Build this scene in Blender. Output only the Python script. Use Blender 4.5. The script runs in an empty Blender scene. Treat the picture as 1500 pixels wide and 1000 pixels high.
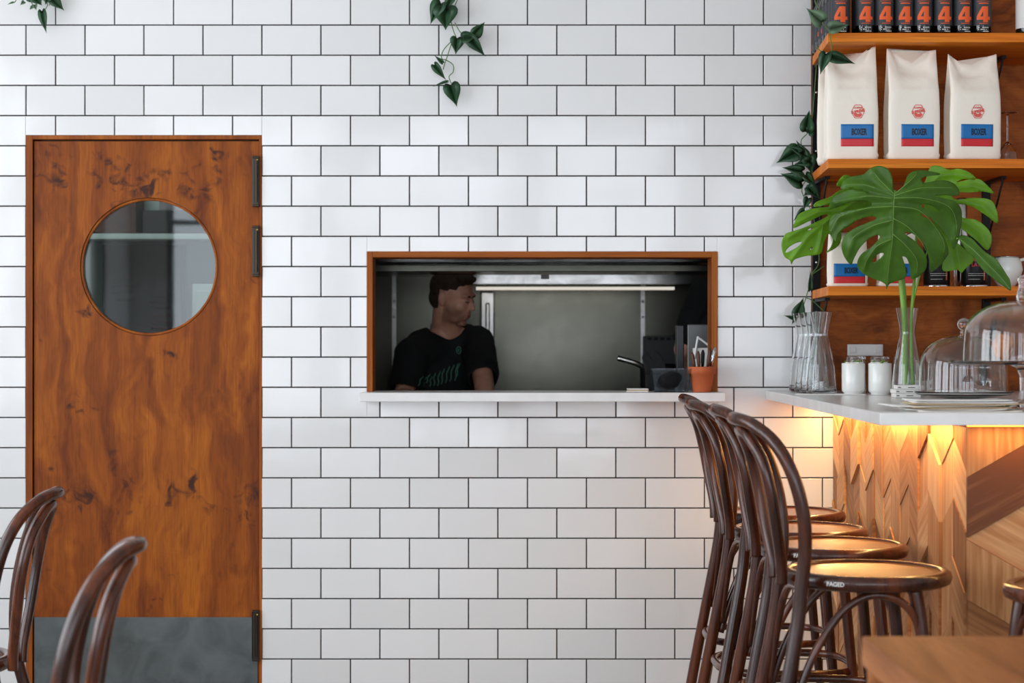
import bpy, bmesh, math, random
from mathutils import Vector, Matrix, geometry, noise
R = random.Random(7)
PI = math.pi
S = bpy.context.scene
COL = S.collection

# ---------------------------------------------------------------- materials
def lin(c):
    return tuple(((v/255.0)/12.92 if v/255.0 <= .04045 else ((v/255.0+.055)/1.055)**2.4) for v in c) + (1,)

def newmat(name):
    m = bpy.data.materials.new(name); m.use_nodes = True
    nt = m.node_tree; b = nt.nodes['Principled BSDF']
    return m, nt, b

def nd(nt, t, **kw):
    n = nt.nodes.new(t)
    for k, v in kw.items():
        if k in n.inputs.keys() if hasattr(n.inputs, 'keys') else False: n.inputs[k].default_value = v
        else: setattr(n, k, v)
    return n

def plain(name, col, rough=.5, metal=0, bump=0, bscale=200, var=0, vscale=8, coat=0, spec=.5, trans=0, ior=1.45, alpha=1, emit=None, estr=0):
    m, nt, b = newmat(name)
    b.inputs['Base Color'].default_value = lin(col)
    b.inputs['Roughness'].default_value = rough
    b.inputs['Metallic'].default_value = metal
    b.inputs['Specular IOR Level'].default_value = spec
    b.inputs['Coat Weight'].default_value = coat
    b.inputs['Coat Roughness'].default_value = .15
    b.inputs['Transmission Weight'].default_value = trans
    b.inputs['IOR'].default_value = ior
    b.inputs['Alpha'].default_value = alpha
    if emit:
        b.inputs['Emission Color'].default_value = lin(emit); b.inputs['Emission Strength'].default_value = estr
    if bump or var:
        tc = nd(nt, 'ShaderNodeTexCoord')
        if bump:
            n = nd(nt, 'ShaderNodeTexNoise'); n.inputs['Scale'].default_value = bscale; n.inputs['Detail'].default_value = 3
            nt.links.new(tc.outputs['Object'], n.inputs['Vector'])
            bp = nd(nt, 'ShaderNodeBump'); bp.inputs['Strength'].default_value = bump; bp.inputs['Distance'].default_value = .01
            nt.links.new(n.outputs['Fac'], bp.inputs['Height']); nt.links.new(bp.outputs['Normal'], b.inputs['Normal'])
        if var:
            n = nd(nt, 'ShaderNodeTexNoise'); n.inputs['Scale'].default_value = vscale; n.inputs['Detail'].default_value = 5
            nt.links.new(tc.outputs['Object'], n.inputs['Vector'])
            rp = nd(nt, 'ShaderNodeValToRGB')
            c = lin(col)
            rp.color_ramp.elements[0].position = .3; rp.color_ramp.elements[1].position = .7
            rp.color_ramp.elements[0].color = tuple(v*(1-var) for v in c[:3])+(1,)
            rp.color_ramp.elements[1].color = tuple(min(1, v*(1+var)) for v in c[:3])+(1,)
            nt.links.new(n.outputs['Fac'], rp.inputs['Fac']); nt.links.new(rp.outputs['Color'], b.inputs['Base Color'])
    return m

def wood(name, dark, mid, light, axis='Z', scale=3.0, stretch=.08, rough=.4, coat=.2, burl=0, coord='Object', fine=60, knots=None, bump=.15, spec=.2):
    """stained wood: stretched noise along an axis, fine pores, optional burl blotches"""
    m, nt, b = newmat(name); L = nt.links
    tc = nd(nt, 'ShaderNodeTexCoord')
    mp = nd(nt, 'ShaderNodeMapping')
    sc = [1, 1, 1]; sc['XYZ'.index(axis)] = stretch
    mp.inputs['Scale'].default_value = sc
    L.new(tc.outputs[coord], mp.inputs['Vector'])
    if burl:
        dn = nd(nt, 'ShaderNodeTexNoise'); dn.inputs['Scale'].default_value = 2.2; dn.inputs['Detail'].default_value = 4
        L.new(tc.outputs[coord], dn.inputs['Vector'])
        ad = nd(nt, 'ShaderNodeVectorMath'); ad.operation = 'MULTIPLY_ADD'
        L.new(dn.outputs['Color'], ad.inputs[0]); ad.inputs[1].default_value = (burl*.25,)*3
        L.new(mp.outputs['Vector'], ad.inputs[2]); vec = ad.outputs['Vector']
    else: vec = mp.outputs['Vector']
    n1 = nd(nt, 'ShaderNodeTexNoise'); n1.inputs['Scale'].default_value = scale*4; n1.inputs['Detail'].default_value = 6; n1.inputs['Roughness'].default_value = .6; n1.inputs['Distortion'].default_value = .6
    L.new(vec, n1.inputs['Vector'])
    n2 = nd(nt, 'ShaderNodeTexNoise'); n2.inputs['Scale'].default_value = fine*3; n2.inputs['Detail'].default_value = 2
    mp2 = nd(nt, 'ShaderNodeMapping'); s2 = [1, 1, 1]; s2['XYZ'.index(axis)] = stretch*.5; mp2.inputs['Scale'].default_value = s2
    L.new(tc.outputs[coord], mp2.inputs['Vector']); L.new(mp2.outputs['Vector'], n2.inputs['Vector'])
    rp = nd(nt, 'ShaderNodeValToRGB'); e = rp.color_ramp.elements
    e[0].position = .32; e[0].color = lin(dark); e[1].position = .68; e[1].color = lin(light)
    k = e.new(.5); k.color = lin(mid)
    L.new(n1.outputs['Fac'], rp.inputs['Fac'])
    mx = nd(nt, 'ShaderNodeMix'); mx.data_type = 'RGBA'; mx.blend_type = 'MULTIPLY'
    rp2 = nd(nt, 'ShaderNodeValToRGB'); e2 = rp2.color_ramp.elements
    e2[0].position = .3; e2[0].color = (.55, .5, .45, 1); e2[1].position = .55; e2[1].color = (1, 1, 1, 1)
    L.new(n2.outputs['Fac'], rp2.inputs['Fac'])
    mx.inputs['Factor'].default_value = .55
    L.new(rp.outputs['Color'], mx.inputs[6]); L.new(rp2.outputs['Color'], mx.inputs[7])
    out = mx.outputs[2]
    if knots:      # bands where the veneer is knotty (a pattern of the veneer itself)
        sp = nd(nt, 'ShaderNodeSeparateXYZ'); L.new(tc.outputs['Object'], sp.inputs[0])
        tot = None
        for (z, w) in knots:
            a = nd(nt, 'ShaderNodeMath'); a.operation = 'SUBTRACT'; L.new(sp.outputs['Z'], a.inputs[0]); a.inputs[1].default_value = z
            a1 = nd(nt, 'ShaderNodeMath'); a1.operation = 'ABSOLUTE'; L.new(a.outputs[0], a1.inputs[0])
            c = nd(nt, 'ShaderNodeMapRange'); L.new(a1.outputs[0], c.inputs['Value']); c.inputs['From Min'].default_value = 0; c.inputs['From Max'].default_value = w
            c.inputs['To Min'].default_value = 1; c.inputs['To Max'].default_value = 0
            if tot is None: tot = c.outputs[0]
            else:
                q = nd(nt, 'ShaderNodeMath'); q.operation = 'MAXIMUM'; L.new(tot, q.inputs[0]); L.new(c.outputs[0], q.inputs[1]); tot = q.outputs[0]
        n3 = nd(nt, 'ShaderNodeTexNoise'); n3.inputs['Scale'].default_value = 22; n3.inputs['Detail'].default_value = 5; n3.inputs['Distortion'].default_value = 1.2
        L.new(tc.outputs['Object'], n3.inputs['Vector'])
        n4 = nd(nt, 'ShaderNodeTexNoise'); n4.inputs['Scale'].default_value = 7
        L.new(tc.outputs['Object'], n4.inputs['Vector'])
        p = nd(nt, 'ShaderNodeMath'); p.operation = 'MULTIPLY'; L.new(n3.outputs['Fac'], p.inputs[0]); L.new(n4.outputs['Fac'], p.inputs[1])
        s = nd(nt, 'ShaderNodeMath'); s.operation = 'MULTIPLY_ADD'; L.new(tot, s.inputs[0]); s.inputs[1].default_value = .14; L.new(p.outputs[0], s.inputs[2])
        r3 = nd(nt, 'ShaderNodeMapRange'); L.new(s.outputs[0], r3.inputs['Value']); r3.inputs['From Min'].default_value = .38; r3.inputs['From Max'].default_value = .50
        m3 = nd(nt, 'ShaderNodeMix'); m3.data_type = 'RGBA'; L.new(r3.outputs[0], m3.inputs['Factor']); L.new(out, m3.inputs[6]); m3.inputs[7].default_value = lin((62, 28, 14))
        out = m3.outputs[2]
    L.new(out, b.inputs['Base Color'])
    b.inputs['Roughness'].default_value = rough; b.inputs['Coat Weight'].default_value = coat; b.inputs['Coat Roughness'].default_value = .12; b.inputs['Specular IOR Level'].default_value = spec
    bp = nd(nt, 'ShaderNodeBump'); bp.inputs['Strength'].default_value = bump; bp.inputs['Distance'].default_value = .002
    L.new(n2.outputs['Fac'], bp.inputs['Height']); L.new(bp.outputs['Normal'], b.inputs['Normal'])
    return m

def steel(name, col=(150, 150, 148), rough=.32, axis='X', blot=.25):
    m, nt, b = newmat(name); L = nt.links
    tc = nd(nt, 'ShaderNodeTexCoord'); mp = nd(nt, 'ShaderNodeMapping')
    sc = [60, 60, 60]; sc['XYZ'.index(axis)] = 1.5; mp.inputs['Scale'].default_value = sc
    L.new(tc.outputs['Object'], mp.inputs['Vector'])
    n = nd(nt, 'ShaderNodeTexNoise'); n.inputs['Scale'].default_value = 3; L.new(mp.outputs['Vector'], n.inputs['Vector'])
    n2 = nd(nt, 'ShaderNodeTexNoise'); n2.inputs['Scale'].default_value = 3.5; n2.inputs['Detail'].default_value = 4
    L.new(tc.outputs['Object'], n2.inputs['Vector'])
    r = nd(nt, 'ShaderNodeMapRange'); L.new(n2.outputs['Fac'], r.inputs['Value']); r.inputs['From Min'].default_value = .3; r.inputs['From Max'].default_value = .7
    r.inputs['To Min'].default_value = rough*(1-blot); r.inputs['To Max'].default_value = rough*(1+blot)
    L.new(r.outputs[0], b.inputs['Roughness'])
    bp = nd(nt, 'ShaderNodeBump'); bp.inputs['Strength'].default_value = .12; bp.inputs['Distance'].default_value = .001
    L.new(n.outputs['Fac'], bp.inputs['Height']); L.new(bp.outputs['Normal'], b.inputs['Normal'])
    n3 = nd(nt, 'ShaderNodeTexNoise'); n3.inputs['Scale'].default_value = 7; n3.inputs['Detail'].default_value = 8; n3.inputs['Distortion'].default_value = 1.5
    L.new(tc.outputs['Object'], n3.inputs['Vector'])
    rp = nd(nt, 'ShaderNodeValToRGB'); c = lin(col); k = blot*.8
    rp.color_ramp.elements[0].position = .35; rp.color_ramp.elements[1].position = .7
    rp.color_ramp.elements[0].color = tuple(v*(1-k) for v in c[:3])+(1,); rp.color_ramp.elements[1].color = tuple(min(1, v*(1+k)) for v in c[:3])+(1,)
    L.new(n3.outputs['Fac'], rp.inputs['Fac']); L.new(rp.outputs['Color'], b.inputs['Base Color']); b.inputs['Metallic'].default_value = 1
    return m

def tile_mat():
    m, nt, b = newmat('glazed_tile'); L = nt.links
    tc = nd(nt, 'ShaderNodeTexCoord')
    n = nd(nt, 'ShaderNodeTexNoise'); n.inputs['Scale'].default_value = 9; n.inputs['Detail'].default_value = 3
    L.new(tc.outputs['Object'], n.inputs['Vector'])
    bp = nd(nt, 'ShaderNodeBump'); bp.inputs['Strength'].default_value = .22; bp.inputs['Distance'].default_value = .004
    L.new(n.outputs['Fac'], bp.inputs['Height']); L.new(bp.outputs['Normal'], b.inputs['Normal'])
    at = nd(nt, 'ShaderNodeAttribute'); at.attribute_name = 'tone'
    rp = nd(nt, 'ShaderNodeValToRGB'); e = rp.color_ramp.elements
    e[0].color = lin((225, 224, 223)); e[1].color = lin((235, 234, 234))
    L.new(at.outputs['Fac'], rp.inputs['Fac']); L.new(rp.outputs['Color'], b.inputs['Base Color'])
    b.inputs['Roughness'].default_value = .12; b.inputs['Coat Weight'].default_value = .3; b.inputs['Coat Roughness'].default_value = .05
    return m

def plank_mat(name):
    """cladding wood: grain along u of the 'grain' uv, board tone from attribute"""
    m, nt, b = newmat(name); L = nt.links
    uv = nd(nt, 'ShaderNodeUVMap'); uv.uv_map = 'grain'
    mp = nd(nt, 'ShaderNodeMapping'); mp.inputs['Scale'].default_value = (1.2, 22, 1); L.new(uv.outputs['UV'], mp.inputs['Vector'])
    n = nd(nt, 'ShaderNodeTexNoise'); n.inputs['Scale'].default_value = 2.6; n.inputs['Detail'].default_value = 6; n.inputs['Distortion'].default_value = .8
    L.new(mp.outputs['Vector'], n.inputs['Vector'])
    at = nd(nt, 'ShaderNodeAttribute'); at.attribute_name = 'tone'
    rp = nd(nt, 'ShaderNodeValToRGB'); e = rp.color_ramp.elements
    e[0].position = 0; e[0].color = lin((108, 62, 36)); e[1].position = 1; e[1].color = lin((222, 170, 120))
    k = e.new(.45); k.color = lin((176, 118, 72))
    a = nd(nt, 'ShaderNodeMath'); a.operation = 'MULTIPLY_ADD'; L.new(n.outputs['Fac'], a.inputs[0]); a.inputs[1].default_value = 1.1; 
    s = nd(nt, 'ShaderNodeMath'); s.operation = 'SUBTRACT'; L.new(at.outputs['Fac'], s.inputs[0]); s.inputs[1].default_value = .55
    L.new(s.outputs[0], a.inputs[2]); L.new(a.outputs[0], rp.inputs['Fac'])
    L.new(rp.outputs['Color'], b.inputs['Base Color'])
    b.inputs['Roughness'].default_value = .5; b.inputs['Specular IOR Level'].default_value = .25
    return m

# ---------------------------------------------------------------- mesh helpers
def bx(bm, x0, x1, y0, y1, z0, z1, mi=0, M=None):
    v = [bm.verts.new((x, y, z)) for x in (x0, x1) for y in (y0, y1) for z in (z0, z1)]
    if M is not None:
        for q in v: q.co = M @ q.co
    fs = [(0, 1, 3, 2), (4, 6, 7, 5), (0, 4, 5, 1), (2, 3, 7, 6), (0, 2, 6, 4), (1, 5, 7, 3)]
    out = []
    for f in fs:
        g = bm.faces.new([v[i] for i in f]); g.material_index = mi; out.append(g)
    return out

def catmull(pts, n=6, closed=False):
    P = [Vector(p) for p in pts]; out = []
    m = len(P); rng = range(m if closed else m-1)
    for i in rng:
        if closed: a, b, c, d = P[(i-1) % m], P[i], P[(i+1) % m], P[(i+2) % m]
        else: a, b, c, d = P[max(i-1, 0)], P[i], P[i+1], P[min(i+2, m-1)]
        for k in range(n):
            t = k/n
            out.append(.5*((2*b)+(c-a)*t+(2*a-5*b+4*c-d)*t*t+(3*b-a-3*c+d)*t**3))
    if not closed: out.append(P[-1])
    return out

def tube(bm, pts, r, n=10, closed=False, mi=0, cap=True, flat=None):
    """sweep a round (or flattened) section along pts; r number or list"""
    P = [Vector(p) for p in pts]; m = len(P)
    rr = r if isinstance(r, (list, tuple)) else [r]*m
    T = []
    for i in range(m):
        if closed: t = P[(i+1) % m]-P[(i-1) % m]
        else: t = P[min(i+1, m-1)]-P[max(i-1, 0)]
        T.append(t.normalized() if t.length > 1e-9 else Vector((0, 0, 1)))
    up = Vector((0, 0, 1)) if abs(T[0].z) < .9 else Vector((1, 0, 0))
    N = (up - T[0]*up.dot(T[0])).normalized(); rings = []
    for i in range(m):
        if i: 
            N = (N - T[i]*N.dot(T[i]))
            N = N.normalized() if N.length > 1e-9 else T[i].orthogonal().normalized()
        B = T[i].cross(N)
        rings.append([bm.verts.new(P[i]+N*(math.cos(2*PI*k/n)*rr[i]*(flat or 1))+B*(math.sin(2*PI*k/n)*rr[i])) for k in range(n)])
    cnt = m if closed else m-1
    for i in range(cnt):
        a, b = rings[i], rings[(i+1) % m]
        for k in range(n):
            f = bm.faces.new((a[k], a[(k+1) % n], b[(k+1) % n], b[k])); f.material_index = mi; f.smooth = True
    if cap and not closed:
        f = bm.faces.new(list(reversed(rings[0]))); f.material_index = mi
        f = bm.faces.new(rings[-1]); f.material_index = mi

def dense(prof, d=.004):
    out = []
    for (a, b) in zip(prof, prof[1:]):
        L = math.hypot(b[0]-a[0], b[1]-a[1]); k = max(1, min(24, int(L/d)))
        # extra rings hug both ends so that shading stays true up to a sharp turn
        ts = sorted(set([i/k for i in range(k)]+([.0008/L] if L > .003 else [])+([1-.0008/L] if L > .003 else [])))
        out += [(a[0]+(b[0]-a[0])*t, a[1]+(b[1]-a[1])*t) for t in ts]
    return out+[prof[-1]]
def lathe(bm, prof, n=32, c=(0, 0, 0), mi=0, smooth=True, M=None):
    rings = []
    for r, z in prof:
        if r < 1e-6: rings.append([bm.verts.new((c[0], c[1], c[2]+z))])
        else: rings.append([bm.verts.new((c[0]+r*math.cos(2*PI*k/n), c[1]+r*math.sin(2*PI*k/n), c[2]+z)) for k in range(n)])
    if M is not None:
        for g in rings:
            for q in g: q.co = M @ q.co
    for a, b in zip(rings, rings[1:]):
        for k in range(n):
            k2 = (k+1) % n
            if len(a) == 1 and len(b) == 1: continue
            if len(a) == 1: f = bm.faces.new((a[0], b[k2], b[k]))
            elif len(b) == 1: f = bm.faces.new((a[k], a[k2], b[0]))
            else: f = bm.faces.new((a[k], a[k2], b[k2], b[k]))
            f.material_index = mi; f.smooth = smooth

def ell(bm, c, r, M=None, seg=20, rings=12):
    mt = Matrix.Translation(c) @ (M or Matrix()) @ Matrix.Diagonal((r[0], r[1], r[2], 1))
    bmesh.ops.create_uvsphere(bm, u_segments=seg, v_segments=rings, radius=1, matrix=mt)

def prism(bm, poly, y0, y1, mi=0):
    """poly of (x,z) points extruded from y0 to y1"""
    a = [bm.verts.new((x, y0, z)) for x, z in poly]; b = [bm.verts.new((x, y1, z)) for x, z in poly]
    n = len(poly)
    tess = geometry.tessellate_polygon([[Vector((x, z, 0)) for x, z in poly]])
    for t in tess:
        f = bm.faces.new([a[i] for i in t]); f.material_index = mi
        f = bm.faces.new([b[i] for i in reversed(t)]); f.material_index = mi
    for i in range(n):
        f = bm.faces.new((a[i], a[(i+1) % n], b[(i+1) % n], b[i])); f.material_index = mi

def NB(): return bmesh.new()

def build(name, bm, mats, parent=None, bevel=0, smooth=False, solid=0, seg=2, recalc=True, sub=0, mods=None):
    bmesh.ops.remove_doubles(bm, verts=bm.verts[:], dist=2e-6)
    if recalc: bmesh.ops.recalc_face_normals(bm, faces=bm.faces[:])
    me = bpy.data.meshes.new(name); bm.to_mesh(me); bm.free()
    if not isinstance(mats, (list, tuple)): mats = [mats]
    for m in mats: me.materials.append(m)
    if smooth:
        for p in me.polygons: p.use_smooth = True
    o = bpy.data.objects.new(name, me); COL.objects.link(o)
    if parent is not None: o.parent = parent
    if bevel:
        d = o.modifiers.new('b', 'BEVEL'); d.width = bevel; d.segments = seg; d.limit_method = 'ANGLE'; d.angle_limit = .7
    if solid:
        d = o.modifiers.new('s', 'SOLIDIFY'); d.thickness = solid; d.offset = 0
    if sub:
        d = o.modifiers.new('u', 'SUBSURF'); d.levels = sub; d.render_levels = sub
    return o

def smooth_rim(bm, it=14):
    bm.verts.ensure_lookup_table()
    nb = {}
    for e in bm.edges:
        if len(e.link_faces) == 1:
            a, b = e.verts; nb.setdefault(a, []).append(b); nb.setdefault(b, []).append(a)
    for _ in range(it):
        new = {v: v.co*.4+sum((q.co for q in l), Vector())/len(l)*.6 for v, l in nb.items() if len(l) == 2}
        for v, c in new.items(): v.co = c
def apply_mods(o):
    dg = bpy.context.evaluated_depsgraph_get(); dg.update()
    me = bpy.data.meshes.new_from_object(o.evaluated_get(dg))
    o.modifiers.clear(); o.data = me
    return o

def thing(name, label, cat, loc=(0, 0, 0), rz=0, group=None):
    o = bpy.data.objects.new(name, None); COL.objects.link(o)
    o.location = loc; o.rotation_euler = (0, 0, rz); o.empty_display_size = .05
    o['label'] = label; o['category'] = cat
    if group: o['group'] = group
    return o

def tag(o, label, cat, group=None, kind=None):
    o['label'] = label; o['category'] = cat
    if group: o['group'] = group
    if kind: o['kind'] = kind
    return o

def struct(name, bm, mats, parent=None, **kw):
    o = build(name, bm, mats, parent, **kw)
    if parent is None: o['kind'] = 'structure'
    return o

def dup(root, loc=None, rz=None, label=None, group=None):
    r = root.copy(); COL.objects.link(r)
    if loc is not None: r.location = loc
    if rz is not None: r.rotation_euler = (0, 0, rz)
    if label: r['label'] = label
    if group: r['group'] = group
    for ch in list(root.children):
        c = ch.copy(); COL.objects.link(c); c.parent = r; c.matrix_parent_inverse = ch.matrix_parent_inverse
        for g in list(ch.children):
            d = g.copy(); COL.objects.link(d); d.parent = c; d.matrix_parent_inverse = g.matrix_parent_inverse
    return r

def text_mesh(txt, size=.02, bold=0, ext=.0003):
    """mesh data of a line of text in the xz plane, centred"""
    cu = bpy.data.curves.new('t', 'FONT'); cu.body = txt; cu.size = size; cu.align_x = 'CENTER'; cu.align_y = 'CENTER'
    cu.extrude = ext; cu.offset = bold; cu.resolution_u = 3
    o = bpy.data.objects.new('t', cu); COL.objects.link(o)
    dg = bpy.context.evaluated_depsgraph_get(); dg.update()
    me = bpy.data.meshes.new_from_object(o.evaluated_get(dg))
    bpy.data.objects.remove(o); bpy.data.curves.remove(cu)
    me.transform(Matrix.Rotation(PI/2, 4, 'X'))
    me.materials.clear()
    return me

def add_text(bm, txt, size, x, y, z, bold=0, mi=0, sx=1, fn=None):
    me = text_mesh(txt, size, bold)
    k = len(bm.verts); kf = len(bm.faces)
    bm.from_mesh(me); bm.verts.ensure_lookup_table(); bm.faces.ensure_lookup_table()
    for v in bm.verts[k:]:
        p = Vector((v.co.x*sx+x, v.co.y+y, v.co.z+z)); v.co = fn(p) if fn else p
    for f in bm.faces[kf:]: f.material_index = mi
    bpy.data.meshes.remove(me)

CAMY, CAMZ, F = -6.675, 1.27, 2850.0
def at(px, py, y):
    """point in the room plane at depth y that sits under a photograph pixel: used to read off real sizes"""
    s = F/(y-CAMY)
    return Vector(((px-750)/s, y, CAMZ+(500-py)/s))

# ---------------------------------------------------------------- material set
M = {}
M['tile'] = tile_mat()
M['grout'] = plain('dark_grout', (52, 50, 50), .9, bump=.3)
M['door'] = wood('stained_door_veneer', (92, 38, 4), (138, 68, 11), (178, 98, 20), 'Z', 2.2, .10, rough=.5, coat=0, burl=.8, knots=[(.74, .13), (1.84, .14)], bump=.05)
M['frame'] = wood('stained_frame', (112, 52, 10), (150, 78, 20), (176, 98, 30), 'Z', 3, .06, rough=.5, coat=0)
M['framex'] = wood('stained_frame_flat', (112, 52, 10), (150, 78, 20), (176, 98, 30), 'X', 3, .06, rough=.5, coat=0)
M['shelf'] = wood('shelf_wood', (186, 88, 12), (222, 122, 30), (244, 156, 50), 'X', 2.5, .05, rough=.5, coat=0)
M['panel'] = wood('bar_back_veneer', (112, 54, 16), (160, 84, 28), (192, 110, 42), 'X', 1.5, .2, rough=.5, coat=0, burl=2.2)
M['bent'] = wood('bentwood_walnut', (34, 13, 6), (64, 27, 12), (106, 52, 25), 'Z', 4, .06, rough=.26, coat=.3, bump=.08, spec=.35)
M['bentseat'] = wood('bentwood_seat', (84, 42, 16), (120, 64, 28), (152, 88, 42), 'X', 4, .08, rough=.28, coat=.45, bump=.08)
M['table'] = wood('table_wood', (128, 74, 36), (160, 98, 54), (184, 120, 72), 'Y', 2.5, .08, rough=.5, coat=0)
M['plank'] = plank_mat('cladding_boards')
M['stone'] = plain('white_quartz', (226, 224, 222), .22, var=.05, vscale=14)
M['blackmetal'] = plain('black_metal', (26, 26, 27), .45, .6)
M['hinge'] = plain('dark_bronze_metal', (58, 52, 46), .35, .85)
M['brass'] = plain('brass_pin', (210, 170, 90), .3, 1)
M['kick'] = steel('kick_plate_steel', (98, 102, 102), .42, 'X', .25)
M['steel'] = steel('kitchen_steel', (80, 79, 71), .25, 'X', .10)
M['hood'] = steel('hood_steel', (150, 148, 146), .16, 'X', .3)
M['steelv'] = steel('kitchen_steel_trim', (170, 168, 164), .28, 'Z', .2)
M['glass'] = plain('clear_glass', (250, 252, 252), .0, trans=1, ior=1.45)
M['thinglass'] = plain('window_glass', (238, 243, 243), .0, trans=1, ior=1.35)
def pane_mat():
    m, nt, b = newmat('clear_pane'); L = nt.links; nt.nodes.remove(b)
    out = nt.nodes['Material Output']; t = nd(nt, 'ShaderNodeBsdfTransparent'); t.inputs[0].default_value = (.86, .89, .89, 1)
    g = nd(nt, 'ShaderNodeBsdfGlossy'); g.inputs['Roughness'].default_value = .02
    f = nd(nt, 'ShaderNodeFresnel'); f.inputs[0].default_value = 1.5
    mx = nd(nt, 'ShaderNodeMixShader'); L.new(f.outputs[0], mx.inputs[0]); L.new(t.outputs[0], mx.inputs[1]); L.new(g.outputs[0], mx.inputs[2]); L.new(mx.outputs[0], out.inputs[0])
    return m
M['thinglass'] = pane_mat()
M['plastic'] = plain('clear_plastic', (225, 232, 238), .12, trans=1, ior=1.25)
M['cream'] = plain('cream_paper_bag', (248, 238, 225), .7, bump=.12, bscale=60)
M['blue'] = plain('label_blue', (8, 108, 176), .35)
M['red'] = plain('label_red', (206, 32, 44), .35)
M['logo'] = plain('logo_coral', (226, 92, 84), .6)
M['ink'] = plain('label_ink', (14, 28, 44), .5)
M['bottle'] = plain('dark_bottle_glass', (10, 9, 9), .06, coat=.6)
M['blabel'] = plain('charcoal_label', (58, 58, 62), .55)
M['orange'] = plain('label_orange', (236, 96, 40), .55)
M['greenbottle'] = plain('wine_bottle_glass', (24, 30, 12), .06, coat=.5)
M['white'] = plain('white_ceramic', (232, 232, 228), .18, coat=.4)
M['paper'] = plain('white_paper', (232, 228, 224), .8)
M['kraft'] = plain('kraft_paper', (196, 170, 132), .8, var=.1)
M['blackcloth'] = plain('black_cloth', (12, 12, 14), .9, bump=.4, bscale=60)
M['leaf'] = plain('monstera_green', (62, 98, 22), .42, coat=.03, spec=.35, var=.25, vscale=18)
M['leafb'] = plain('monstera_bright_green', (98, 146, 24), .42, coat=.03, spec=.35, var=.2, vscale=18)
M['vein'] = plain('leaf_vein', (112, 150, 62), .45)
M['stemg'] = plain('green_stem', (118, 160, 60), .4)
M['ivy'] = plain('ivy_leaf', (40, 74, 46), .45, var=.3, vscale=30)
M['ivyl'] = plain('ivy_leaf_pale', (92, 116, 88), .5, var=.15, vscale=30)
M['ivystem'] = plain('ivy_stem', (84, 120, 56), .5)
M['terra'] = plain('terracotta', (190, 98, 56), .75, var=.08, vscale=20)
M['skin'] = None
M['tin'] = plain('black_tin', (18, 18, 20), .3, .3)
M['chrome'] = plain('chrome', (205, 205, 208), .12, 1)
M['cookie'] = plain('baked_crust', (176, 104, 48), .8, bump=.8, bscale=70, var=.3, vscale=40)
M['whitewall'] = plain('white_plaster', (226, 224, 220), .8)
M['floor'] = plain('grey_concrete', (150, 146, 140), .5, var=.12, vscale=3)
M['led'] = plain('warm_led', (255, 190, 110), .5, emit=(255, 150, 50), estr=5)
M['tube'] = plain('kitchen_lamp', (255, 250, 240), .5, emit=(255, 246, 230), estr=.7)
M['board'] = plain('dark_board', (52, 53, 58), .5, var=.2, vscale=6)
M['chalk'] = plain('dark_scribble', (22, 22, 26), .8)
M['redink'] = plain('red_scribble', (88, 30, 38), .8)
M['palewall'] = plain('pale_green_wall', (150, 165, 158), .5)
M['brick'] = plain('brown_brick', (60, 40, 34), .8, var=.4, vscale=25)
M['grey'] = plain('grey_laptop', (120, 120, 120), .4, .5)
M['woodhandle'] = plain('wood_handle', (84, 50, 34), .5)
M['mullion'] = plain('dark_mullion', (40, 40, 42), .5)
# ================================================================ SETTING
PX, PZ = .2022, .10345         # tile pitch
def holes():
    return [(-1.667, -.857, -.1, 1.977), (-.497, .704, 1.09, 1.578), (1.026, 9, 1.085, 9), (1.114, 9, -1, 1.1)]
def subtract(r, h):
    x0, x1, z0, z1 = r; a, b, c, d = h
    if x1 <= a or x0 >= b or z1 <= c or z0 >= d: return [r]
    out = []
    if x0 < a: out.append((x0, a, z0, z1))
    if x1 > b: out.append((b, x1, z0, z1))
    m0, m1 = max(x0, a), min(x1, b)
    if z1 > d: out.append((m0, m1, d, z1))
    if z0 < c: out.append((m0, m1, z0, c))
    return out
def wall_back():
    bm = NB()
    XL, XR, ZT, T = -3.2, 3.4, 3.3, .12
    rects = [(XL, XR, 0, ZT)]
    for h in holes()[:2]:
        rects = [q for r in rects for q in subtract(r, h)]
    for (a, b, c, d) in rects: bx(bm, a, b, 0, T, c, d, 0)
    tl = bm.faces.layers.float.new('tone')
    z00 = CAMZ+(500-37)/427.0
    g = .0021
    for k in range(-8, 25):
        z1 = z00-k*PZ; z0 = z1-PZ
        if z1 < .02: continue
        z0 = max(z0, 0)
        off = (125-750)/427.0 if k % 2 == 0 else (82-750)/427.0
        n0 = int((-3.2-off)/PX)-1
        for i in range(n0, n0+36):
            a = off+i*PX; b = a+PX
            if a < XL or b > XR: continue
            rs = [(a+g, b-g, z0+g, z1-g)]
            for h in holes(): rs = [q for r in rs for q in subtract(r, h)]
            tone = R.random(); tx = R.uniform(-1, 1)*.0009; tz = R.uniform(-1, 1)*.0007; dy = R.uniform(0, .0006)
            for (p, q, u, w) in rs:
                if q-p < .006 or w-u < .006: continue
                cx, cz = (p+q)/2, (u+w)/2
                def Y(x, z, base): return base-dy+(x-cx)/PX*tx*2+(z-cz)/PZ*tz*2
                e = .0016
                o = [bm.verts.new((x, -.0005, z)) for x, z in ((p, u), (q, u), (q, w), (p, w))]
                m = [bm.verts.new((x, Y(x, z, -.0052), z)) for x, z in ((p, u), (q, u), (q, w), (p, w))]
                f = [bm.verts.new((x, Y(x, z, -.0066), z)) for x, z in ((p+e, u+e), (q-e, u+e), (q-e, w-e), (p+e, w-e))]
                fc = [bm.faces.new(f)]
                for j in range(4):
                    j2 = (j+1) % 4
                    fc.append(bm.faces.new((o[j], o[j2], m[j2], m[j]))); fc.append(bm.faces.new((m[j], m[j2], f[j2], f[j])))
                for ff in fc: ff.material_index = 1; ff[tl] = tone
    struct('wall_back', bm, [M['grout'], M['tile']])
wall_back()

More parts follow.
